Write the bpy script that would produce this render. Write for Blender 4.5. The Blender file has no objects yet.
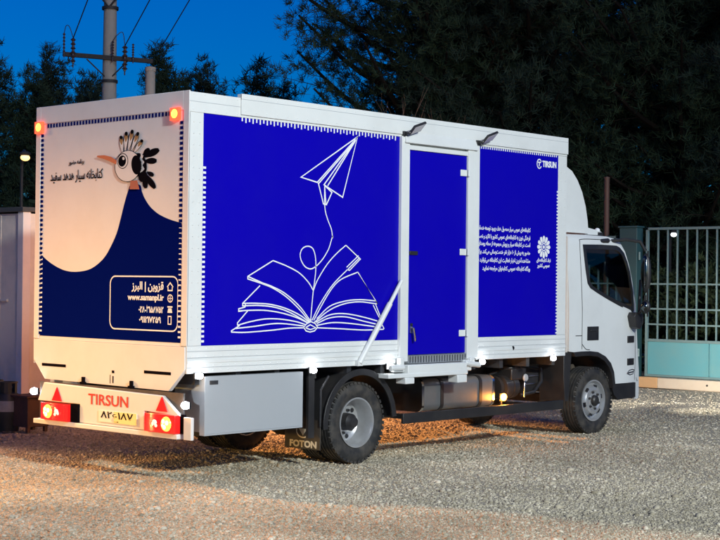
import bpy, bmesh, math, random, re
import numpy as np
from mathutils import Vector, Matrix

SC = bpy.context.scene
COL = SC.collection
rnd = random.Random(7)
R = math.radians

# ---------------------------------------------------------------- materials
MATS = {}
def nt_of(name):
    m = bpy.data.materials.new(name); m.use_nodes = True
    nt = m.node_tree; b = nt.nodes['Principled BSDF']
    return m, nt, b
def mat(name, col, rough=.5, metal=0., coat=0., emit=None, estr=0., dirt=0., dirt_col=(.12, .10, .08), dscale=3., bump=0., bscale=60., spec=.5, rvar=.08):
    """paint / plastic / metal with a little wear: noise in colour, roughness and bump"""
    m, nt, b = nt_of(name)
    N = nt.nodes.new; L = nt.links.new
    tc = N('ShaderNodeTexCoord')
    n1 = N('ShaderNodeTexNoise'); n1.inputs['Scale'].default_value = dscale; n1.inputs['Detail'].default_value = 8; n1.inputs['Roughness'].default_value = .65
    L(tc.outputs['Object'], n1.inputs['Vector'])
    mp = N('ShaderNodeMapRange'); mp.inputs[1].default_value = .42; mp.inputs[2].default_value = .75; mp.inputs[3].default_value = 0; mp.inputs[4].default_value = dirt
    L(n1.outputs['Fac'], mp.inputs['Value'])
    mx = N('ShaderNodeMix'); mx.data_type = 'RGBA'; mx.inputs[6].default_value = (*col, 1); mx.inputs[7].default_value = (*dirt_col, 1)
    L(mp.outputs[0], mx.inputs[0]); L(mx.outputs[2], b.inputs['Base Color'])
    rm = N('ShaderNodeMapRange'); rm.inputs[3].default_value = max(0.02, rough - rvar); rm.inputs[4].default_value = min(1, rough + rvar)
    L(n1.outputs['Fac'], rm.inputs['Value']); L(rm.outputs[0], b.inputs['Roughness'])
    b.inputs['Metallic'].default_value = metal
    b.inputs['Specular IOR Level'].default_value = spec
    if coat: b.inputs['Coat Weight'].default_value = coat; b.inputs['Coat Roughness'].default_value = .08
    if emit: b.inputs['Emission Color'].default_value = (*emit, 1); b.inputs['Emission Strength'].default_value = estr
    if bump:
        n2 = N('ShaderNodeTexNoise'); n2.inputs['Scale'].default_value = bscale; n2.inputs['Detail'].default_value = 4
        L(tc.outputs['Object'], n2.inputs['Vector'])
        bp = N('ShaderNodeBump'); bp.inputs['Strength'].default_value = bump; bp.inputs['Distance'].default_value = .01
        L(n2.outputs['Fac'], bp.inputs['Height']); L(bp.outputs[0], b.inputs['Normal'])
    MATS[name] = m
    return m
def glass(name, tint, rough=.02):
    m, nt, b = nt_of(name)
    nt.nodes.remove(b)
    N = nt.nodes.new; L = nt.links.new
    tr = N('ShaderNodeBsdfTransparent'); tr.inputs[0].default_value = (*tint, 1)
    gl = N('ShaderNodeBsdfGlossy'); gl.inputs['Roughness'].default_value = rough
    fr = N('ShaderNodeFresnel'); fr.inputs[0].default_value = 1.45
    mx = N('ShaderNodeMixShader'); L(fr.outputs[0], mx.inputs[0]); L(tr.outputs[0], mx.inputs[1]); L(gl.outputs[0], mx.inputs[2])
    L(mx.outputs[0], nt.nodes['Material Output'].inputs[0])
    MATS[name] = m
    return m

white = mat('white_paint', (.70, .72, .71), .36, dirt=.28, dirt_col=(.46, .46, .44), dscale=1.7, bump=.06, bscale=6, rvar=.14)
alu = mat('white_aluminium', (.74, .76, .76), .42, dirt=.16, dirt_col=(.45, .45, .44), dscale=4)
rear_white = mat('rear_white_paint', (.72, .71, .69), .42, spec=.3, dirt=.22, dirt_col=(.5, .46, .42), dscale=2.5, bump=.05, bscale=8)
blue = mat('blue_vinyl', (.004, .0008, .37), .36, spec=.12, dirt=.12, dirt_col=(.010, .006, .24), dscale=1.4, bump=.10, bscale=1.6, rvar=.16)
navy = mat('navy_vinyl', (.0012, .0055, .11), .6, spec=.0, dirt=.0, dirt_col=(.02, .02, .08))
print_white = mat('white_vinyl', (.80, .81, .82), .5)
tick_white = mat('white_reflective_tape', (.80, .81, .82), .35)
black = mat('black_print', (.006, .005, .007), .6, spec=.0)
tan = mat('tan_print', (.36, .20, .08), .5, spec=.15)
orange_print = mat('orange_print', (.48, .09, .035), .5)
red_print = mat('red_print', (.30, .045, .04), .5)
red_letter = mat('red_lettering', (.55, .035, .025), .45)
tirsun_panel = mat('pale_grey_paint', (.36, .385, .41), .36, dirt=.12, dirt_col=(.24, .24, .24), dscale=2)
steel_dark = mat('dark_chassis_steel', (.022, .023, .028), .6, dirt=.85, dirt_col=(.085, .072, .058), dscale=5, bump=.2)
plastic = mat('black_plastic', (.016, .016, .018), .42, dirt=.45, dirt_col=(.055, .05, .045), dscale=4)
rubber = mat('tyre_rubber', (.018, .018, .019), .68, dirt=.85, dirt_col=(.10, .086, .07), dscale=6, bump=.15, bscale=80)
rim_silver = mat('silver_wheel_steel', (.50, .51, .52), .34, metal=.55, dirt=.35, dirt_col=(.2, .17, .14), dscale=7)
tank_alu = mat('aluminium_tank', (.19, .195, .20), .42, metal=.5, dirt=.5, dirt_col=(.12, .12, .12), dscale=5)
chrome = mat('bright_metal', (.75, .75, .75), .2, metal=1.)
galv = mat('galvanised_tread', (.42, .44, .46), .4, metal=.6, dirt=.4, dirt_col=(.2, .2, .2), dscale=12)
led = mat('white_led', (.9, .9, .9), .3, emit=(.93, .95, 1.), estr=45)
amber = mat('amber_led', (.8, .25, .02), .3, emit=(1., .36, .04), estr=26)
marker_amber = mat('marker_amber', (.8, .3, .03), .3, emit=(1., .30, .03), estr=7)
marker_red = mat('marker_red', (.6, .02, .01), .3, emit=(1., .06, .02), estr=3.0)
lamp_red = mat('tail_lamp_red', (.50, .010, .012), .12, emit=(1., .02, .012), estr=.55, coat=.6)
lamp_yellow = mat('tail_lamp_amber_lit', (.7, .4, .05), .2, emit=(1., .55, .12), estr=1.3)
lamp_white = mat('tail_lamp_reverse_lit', (.8, .7, .6), .2, emit=(1., .6, .45), estr=.9)
lens_clear = mat('tail_lamp_hot', (.9, .7, .3), .2, emit=(1., .72, .22), estr=5)
work_face = mat('work_lamp_face', (.50, .47, .48), .25, spec=.6)
tri_red = mat('reflector_red', (.55, .012, .018), .25, emit=(1., .02, .02), estr=.12)  # faint glow of its own stands in for light thrown back by the triangle
plate_yel = mat('number_plate_white', (.80, .78, .66), .4)
plate_yellow_part = mat('number_plate_yellow', (.80, .72, .30), .4)  # yellow part of the number plate
flap_rub = mat('mud_flap_rubber', (.030, .026, .022), .6, dirt=.7, dirt_col=(.10, .075, .05), dscale=5)
flap_print = mat('mud_flap_print', (.62, .55, .42), .5)
pillar_teal = mat('dark_teal_paint', (.030, .085, .09), .5, dirt=.3, dirt_col=(.05, .08, .08), dscale=3)
teal = mat('teal_gate_paint', (.105, .33, .37), .45, dirt=.35, dirt_col=(.20, .33, .30), dscale=2.2, bump=.05, bscale=6)
teal_bar = mat('pale_teal_bar_paint', (.135, .225, .23), .45, dirt=.3, dirt_col=(.25, .3, .28), dscale=8)
conc_beam = mat('pale_gate_beam', (.62, .52, .40), .8, dirt=.35, dirt_col=(.48, .36, .24), dscale=3, bump=.3, bscale=20)
conc_end = mat('sandy_beam_end', (.55, .33, .16), .8, bump=.3)
hut_white = mat('hut_sheet_metal', (.78, .66, .56), .5, dirt=.5, dirt_col=(.26, .25, .24), dscale=1.5, bump=.1, bscale=5)
hut_post = mat('hut_corner_paint', (.80, .70, .64), .5, dirt=.2, dirt_col=(.4, .36, .34), dscale=3)
hut_dark = mat('dark_roof_sheet', (.05, .05, .05), .7)
rust = mat('rusty_brown_steel', (.10, .045, .028), .75, dirt=.7, dirt_col=(.05, .03, .025), dscale=9, bump=.4)
cyl_dark = mat('dark_green_steel', (.028, .036, .034), .45, dirt=.4, dirt_col=(.07, .06, .05), dscale=9)
cyl_band = mat('grey_band_paint', (.42, .42, .40), .5, dirt=.5, dirt_col=(.16, .15, .14), dscale=10)
pole_conc = mat('weathered_pole_concrete', (.24, .24, .23), .85, dirt=.4, dirt_col=(.15, .15, .14), dscale=4, bump=.3)
pole_brown = mat('brown_pole_paint', (.10, .05, .035), .6)
iron = mat('dark_iron', (.014, .014, .016), .7)
ceramic = mat('dark_glazed_ceramic', (.05, .035, .035), .25)
cable = mat('cable_black', (.012, .012, .013), .6)
bark = mat('pine_bark', (.022, .018, .015), .95, spec=.05, dirt=.5, dirt_col=(.014, .012, .010), dscale=12, bump=.5, bscale=25)
twig = mat('bare_twig_bark', (.13, .085, .06), .9)
street_led = mat('street_lamp_warm', (.9, .8, .6), .4, emit=(1., .55, .16), estr=2.2)
street_white = mat('street_lamp_cold', (.9, .9, .9), .4, emit=(.9, .97, 1.), estr=2.5)
seat_dark = mat('seat_cloth', (.03, .03, .034), .85)
win_glass = glass('cab_glass', (.66, .76, .76))
mirror_glass = mat('mirror_glass', (.10, .12, .125), .16, metal=1.)
head_lens = mat('headlamp_lens', (.85, .85, .85), .15, emit=(1., .90, .72), estr=12)  # glow of the unseen truck head lamps, assumed to be on

# ---------------------------------------------------------------- mesh builder
class MB:
    def __init__(s): s.v = []; s.f = []; s.m = []
    def add(s, vs, fs, m=0):
        o = len(s.v); s.v += [tuple(map(float, p)) for p in vs]
        s.f += [tuple(i + o for i in f) for f in fs]; s.m += [m] * len(fs); return s
    def box(s, x0, x1, y0, y1, z0, z1, m=0):
        vs = [(x, y, z) for z in (z0, z1) for y in (y0, y1) for x in (x0, x1)]
        return s.add(vs, [(0, 2, 3, 1), (4, 5, 7, 6), (0, 1, 5, 4), (2, 6, 7, 3), (0, 4, 6, 2), (1, 3, 7, 5)], m)
    def obox(s, c, size, rot, m=0):
        M = Matrix.Translation(c) @ rot.to_matrix().to_4x4() if hasattr(rot, 'to_matrix') else Matrix.Translation(c) @ rot
        sx, sy, sz = [k / 2 for k in size]
        vs = [M @ Vector((x, y, z)) for z in (-sz, sz) for y in (-sy, sy) for x in (-sx, sx)]
        return s.add(vs, [(0, 2, 3, 1), (4, 5, 7, 6), (0, 1, 5, 4), (2, 6, 7, 3), (0, 4, 6, 2), (1, 3, 7, 5)], m)
    def prism(s, pts, axis, a0, a1, m=0):
        def P(p, a): return {'x': (a, p[0], p[1]), 'y': (p[0], a, p[1]), 'z': (p[0], p[1], a)}[axis]
        n = len(pts)
        vs = [P(p, a0) for p in pts] + [P(p, a1) for p in pts]
        fs = [tuple(range(n)), tuple(range(2 * n - 1, n - 1, -1))] + [(i, (i + 1) % n, (i + 1) % n + n, i + n) for i in range(n)]
        return s.add(vs, fs, m)
    def tube(s, pts, r, n=8, m=0, cap=True, closed=False):
        pts = [Vector(p) for p in pts]; k = len(pts)
        rs = r if isinstance(r, (list, tuple)) else [r] * k
        vs = []; up = None
        for i, p in enumerate(pts):
            a = pts[i - 1] if (i > 0 or closed) else p; b = pts[(i + 1) % k] if (i < k - 1 or closed) else p
            t = (b - a).normalized()
            if up is None: up = t.orthogonal().normalized()
            up = (up - t * up.dot(t)).normalized(); w = t.cross(up)
            for j in range(n):
                q = 2 * math.pi * j / n
                vs.append(p + (up * math.cos(q) + w * math.sin(q)) * rs[i])
        fs = []
        for i in range(k if closed else k - 1):
            i2 = (i + 1) % k
            for j in range(n): fs.append((i * n + j, i * n + (j + 1) % n, i2 * n + (j + 1) % n, i2 * n + j))
        if cap and not closed: fs += [tuple(range(n - 1, -1, -1)), tuple(range((k - 1) * n, k * n))]
        return s.add(vs, fs, m)
    def lathe(s, prof, o, axis='y', n=40, m=0, closed=False):
        """prof: (radius, height along axis)"""
        vs = []
        for r, h in prof:
            for j in range(n):
                q = 2 * math.pi * j / n; a, b = r * math.cos(q), r * math.sin(q)
                vs.append({'y': (o[0] + a, o[1] + h, o[2] + b), 'z': (o[0] + a, o[1] + b, o[2] + h), 'x': (o[0] + h, o[1] + a, o[2] + b)}[axis])
        k = len(prof); fs = []
        for i in range(k if closed else k - 1):
            i2 = (i + 1) % k
            for j in range(n): fs.append((i * n + j, i * n + (j + 1) % n, i2 * n + (j + 1) % n, i2 * n + j))
        if not closed:
            fs += [tuple(range(n)), tuple(range((k - 1) * n, k * n))[::-1]]
        return s.add(vs, fs, m)
    def ball(s, c, r, n=12, m=0):
        rx, ry, rz = r if isinstance(r, (tuple, list)) else (r, r, r)
        vs = []; h = n // 2
        for i in range(1, h):
            t = math.pi * i / h
            for j in range(n):
                q = 2 * math.pi * j / n
                vs.append((c[0] + rx * math.sin(t) * math.cos(q), c[1] + ry * math.sin(t) * math.sin(q), c[2] + rz * math.cos(t)))
        vs += [(c[0], c[1], c[2] + rz), (c[0], c[1], c[2] - rz)]; T = len(vs) - 2
        fs = [(i * n + j, (i + 1) * n + j, (i + 1) * n + (j + 1) % n, i * n + (j + 1) % n) for i in range(h - 2) for j in range(n)]
        fs += [(T, j, (j + 1) % n) for j in range(n)] + [(T + 1, (h - 2) * n + (j + 1) % n, (h - 2) * n + j) for j in range(n)]
        return s.add(vs, fs, m)
    def ribbon(s, pts, w, put, m=0, closed=False):
        """a line of width w printed on a panel; put maps (h, z) to 3D"""
        P = [Vector((p[0], p[1])) for p in pts]
        P = [p for i, p in enumerate(P) if i == 0 or (p - P[i - 1]).length > 1e-5]
        k = len(P)
        if k < 2: return s
        L = []
        for i in range(k):
            a = P[i - 1] if (i > 0 or closed) else None; b = P[(i + 1) % k] if (i < k - 1 or closed) else None
            d1 = (P[i] - a).normalized() if a is not None else None; d2 = (b - P[i]).normalized() if b is not None else None
            if d1 is None: d1 = d2
            if d2 is None: d2 = d1
            t = d1 + d2
            if t.length < .2: t = d2.copy()
            t.normalize(); nrm = Vector((-t.y, t.x)); c = max(.45, abs(nrm.dot(Vector((-d1.y, d1.x)))))
            L.append((P[i] + nrm * w / 2 / c, P[i] - nrm * w / 2 / c))
        vs = [put(q.x, q.y) for ab in L for q in ab]
        fs = [(2 * i, 2 * i + 1, (2 * i + 3) % (2 * k), (2 * i + 2) % (2 * k)) for i in range(k if closed else k - 1)]
        return s.add(vs, fs, m)
    def poly(s, pts, put, m=0):
        return s.add([put(*p) for p in pts], [tuple(range(len(pts)))], m)
    def build(s, name, mats, parent=None, smooth=35, bevel=0., seg=2, recalc=True):
        me = bpy.data.meshes.new(name); me.from_pydata(s.v, [], s.f)
        for m in (mats if isinstance(mats, (list, tuple)) else [mats]): me.materials.append(m)
        me.polygons.foreach_set('material_index', s.m)
        if recalc:
            bm = bmesh.new(); bm.from_mesh(me); bmesh.ops.recalc_face_normals(bm, faces=bm.faces); bm.to_mesh(me); bm.free()
        if smooth:
            me.polygons.foreach_set('use_smooth', [True] * len(me.polygons)); me.set_sharp_from_angle(angle=R(smooth))
        o = bpy.data.objects.new(name, me); COL.objects.link(o)
        if parent is not None: o.parent = parent
        if bevel:
            b = o.modifiers.new('edge', 'BEVEL'); b.width = bevel; b.segments = seg; b.limit_method = 'ANGLE'; b.angle_limit = R(40)
            b.use_clamp_overlap = True; b.harden_normals = False
        return o

def tag(o, label=None, cat=None, group=None, kind=None):
    if label: o['label'] = label
    if cat: o['category'] = cat
    if group: o['group'] = group
    if kind: o['kind'] = kind
    return o
def thing(name, label, cat, loc=(0, 0, 0), group=None, rz=0):
    o = bpy.data.objects.new(name, None); COL.objects.link(o); o.location = loc; o.rotation_euler[2] = rz
    o.empty_display_size = .2
    return tag(o, label, cat, group)
def copy_tree(o, parent=None):
    c = o.copy(); COL.objects.link(c)
    if parent is not None: c.parent = parent
    for ch in list(o.children): copy_tree(ch, c)
    return c
def crom(pts, n=8):
    P = [Vector(p) for p in pts]; P = [P[0] * 2 - P[1]] + P + [P[-1] * 2 - P[-2]]; out = []
    for i in range(1, len(P) - 2):
        a, b, c, d = P[i - 1:i + 3]
        for k in range(n):
            t = k / n
            out.append(.5 * (2 * b + (c - a) * t + (2 * a - 5 * b + 4 * c - d) * t * t + (3 * b - a - 3 * c + d) * t ** 3))
    out.append(P[-2]); return [tuple(p) for p in out]

# ---------------------------------------------------------------- lettering (right-to-left script set with joined letter forms)
D2 = {'ب': 0xFE8F, 'ت': 0xFE95, 'ث': 0xFE99, 'ج': 0xFE9D, 'ح': 0xFEA1, 'خ': 0xFEA5, 'س': 0xFEB1, 'ش': 0xFEB5, 'ص': 0xFEB9, 'ض': 0xFEBD, 'ط': 0xFEC1, 'ظ': 0xFEC5, 'ع': 0xFEC9, 'غ': 0xFECD, 'ف': 0xFED1, 'ق': 0xFED5, 'ل': 0xFEDD, 'م': 0xFEE1, 'ن': 0xFEE5, 'ه': 0xFEE9, 'پ': 0xFB56, 'چ': 0xFB7A, 'ک': 0xFB8E, 'گ': 0xFB92, 'ی': 0xFBFC}
R2 = {'ا': 0xFE8D, 'آ': 0xFE81, 'د': 0xFEA9, 'ذ': 0xFEAB, 'ر': 0xFEAD, 'ز': 0xFEAF, 'ژ': 0xFB8A, 'و': 0xFEED}
def rtl(t):
    out = []
    for i, c in enumerate(t):
        pv = i > 0 and t[i - 1] in D2; nx = i + 1 < len(t) and (t[i + 1] in D2 or t[i + 1] in R2)
        if c in D2: out.append(chr(D2[c] + ((3 if nx else 1) if pv else (2 if nx else 0))))
        elif c in R2: out.append(chr(R2[c] + (1 if pv else 0)))
        elif c != '\u200c': out.append(c)
    return re.sub('[۰-۹0-9-]+', lambda k: k.group()[::-1], ''.join(out)[::-1])
def lettering(name, body, size, m, parent, loc, rot, align='LEFT', width=None, bold=0., extrude=.0008, sx=1.):
    c = bpy.data.curves.new(name, 'FONT'); c.body = body; c.size = size; c.align_x = align; c.align_y = 'CENTER'
    c.extrude = extrude; c.offset = bold; c.resolution_u = 3
    t = bpy.data.objects.new('tmp', c); COL.objects.link(t)
    bpy.context.view_layer.update()
    dg = bpy.context.evaluated_depsgraph_get()
    me = bpy.data.meshes.new_from_object(t.evaluated_get(dg)); me.name = name
    bpy.data.objects.remove(t); bpy.data.curves.remove(c)
    me.materials.clear(); me.materials.append(m)
    if len(me.vertices):
        co = np.empty(len(me.vertices) * 3); me.vertices.foreach_get('co', co); co = co.reshape(-1, 3)
        w = co[:, 0].max() - co[:, 0].min()
        if width: co[:, 0] *= width / w
        else: co[:, 0] *= sx
        co[:, 1] -= (co[:, 1].max() + co[:, 1].min()) / 2
        me.vertices.foreach_set('co', co.ravel())
    o = bpy.data.objects.new(name, me); COL.objects.link(o); o.location = loc; o.rotation_euler = rot
    if parent is not None: o.parent = parent
    return o
SIDE = (R(90), 0, 0)             # reads on a face that looks along -Y
REAR = (R(90), 0, R(-90))        # reads on a face that looks along -X

# ---------------------------------------------------------------- flat artwork of the vinyl graphics (panel coordinates)
PLANE= [[(2.164,3.193),(1.388,2.754),(1.607,2.718),(2.164,3.193),(1.961,2.594),(1.699,2.7)],[(2.139,3.161),(1.699,2.7),(1.81,2.633),(1.736,2.513),(1.694,2.519),(1.62,2.716)],[(2.104,3.129),(1.628,2.71)],[(1.728,2.521),(1.708,2.686)],[(2.13,3.148),(1.75,2.694)]]
CURVES= [[(1.708,2.68),(1.71,2.535),(1.725,2.442),(1.764,2.357),(1.808,2.282),(1.826,2.204),(1.826,2.216),(1.809,2.175),(1.773,2.092),(1.702,2.003),(1.62,1.935),(1.538,1.899),(1.463,1.915),(1.409,1.966),(1.388,2.031),(1.42,2.089),(1.493,2.111),(1.559,2.087),(1.594,2.007),(1.6,1.892),(1.585,1.776),(1.57,1.695),(1.552,1.545),(1.538,1.402)],[(1.57,1.695),(1.499,1.775),(1.375,1.86),(1.213,1.92),(1.034,1.968)],[(0.717,1.797),(0.902,1.754),(1.058,1.707),(1.217,1.631),(1.38,1.523),(1.525,1.402)],[(0.717,1.819),(0.87,1.77),(1.018,1.732),(1.197,1.665),(1.388,1.546),(1.538,1.407)],[(0.657,1.576),(0.828,1.576),(1.021,1.564),(1.219,1.524),(1.402,1.46),(1.525,1.393)],[(0.657,1.554),(0.866,1.556),(1.061,1.539),(1.26,1.49),(1.505,1.39)],[(0.609,1.508),(0.752,1.513),(0.944,1.511),(1.14,1.488),(1.341,1.444),(1.505,1.388)],[(0.597,1.379),(0.754,1.41),(0.946,1.433),(1.141,1.429),(1.342,1.404),(1.472,1.374)],[(0.575,1.352),(0.793,1.366),(1.103,1.39),(1.444,1.363)],[(0.523,1.32),(0.699,1.315),(1.025,1.329),(1.262,1.345),(1.456,1.345)],[(1.57,1.695),(1.622,1.791),(1.746,1.937),(1.871,2.042),(2.012,2.133)],[(2.037,1.898),(1.833,1.749),(1.668,1.574),(1.554,1.413)],[(2.186,1.876),(1.961,1.808),(1.834,1.725),(1.709,1.585),(1.579,1.413)],[(2.473,1.566),(2.227,1.587),(2.008,1.57),(1.795,1.509),(1.587,1.395)],[(2.45,1.596),(2.226,1.608),(2.008,1.594),(1.794,1.544),(1.62,1.429)],[(2.545,1.384),(2.274,1.438),(2.01,1.473),(1.796,1.463),(1.608,1.395)],[(2.522,1.357),(2.274,1.399),(2.01,1.443),(1.796,1.434),(1.621,1.383)],[(2.5,1.336),(2.098,1.377),(1.839,1.389),(1.621,1.366)],[(2.569,1.314),(2.276,1.312),(1.926,1.33),(1.622,1.343)]]
STROKES= [[(1.034,1.968),(0.717,1.819),(0.717,1.797)],[(0.729,1.816),(1.019,1.724)],[(0.871,1.737),(0.657,1.576),(0.657,1.549)],[(0.695,1.576),(0.688,1.543),(0.609,1.527),(0.609,1.505),(0.662,1.51)],[(0.722,1.51),(0.596,1.401),(0.597,1.377)],[(0.626,1.379),(0.523,1.331),(0.523,1.318)],[(2.012,2.133),(2.22,2.004),(2.068,1.892),(2.037,1.898)],[(2.193,2.037),(2.024,1.921)],[(2.211,2.019),(2.046,1.904)],[(2.186,1.876),(2.482,1.566),(2.45,1.596)],[(2.415,1.554),(2.545,1.381)],[(2.451,1.56),(2.554,1.39),(2.522,1.354)],[(2.531,1.384),(2.578,1.323),(2.569,1.311)],[(1.44,1.351),(1.485,1.385),(1.538,1.402),(1.596,1.384),(1.63,1.348),(1.589,1.314),(1.527,1.304),(1.473,1.316),(1.44,1.351)],[(1.465,1.345),(1.53,1.373),(1.605,1.343),(1.531,1.327),(1.465,1.345)]]
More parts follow.
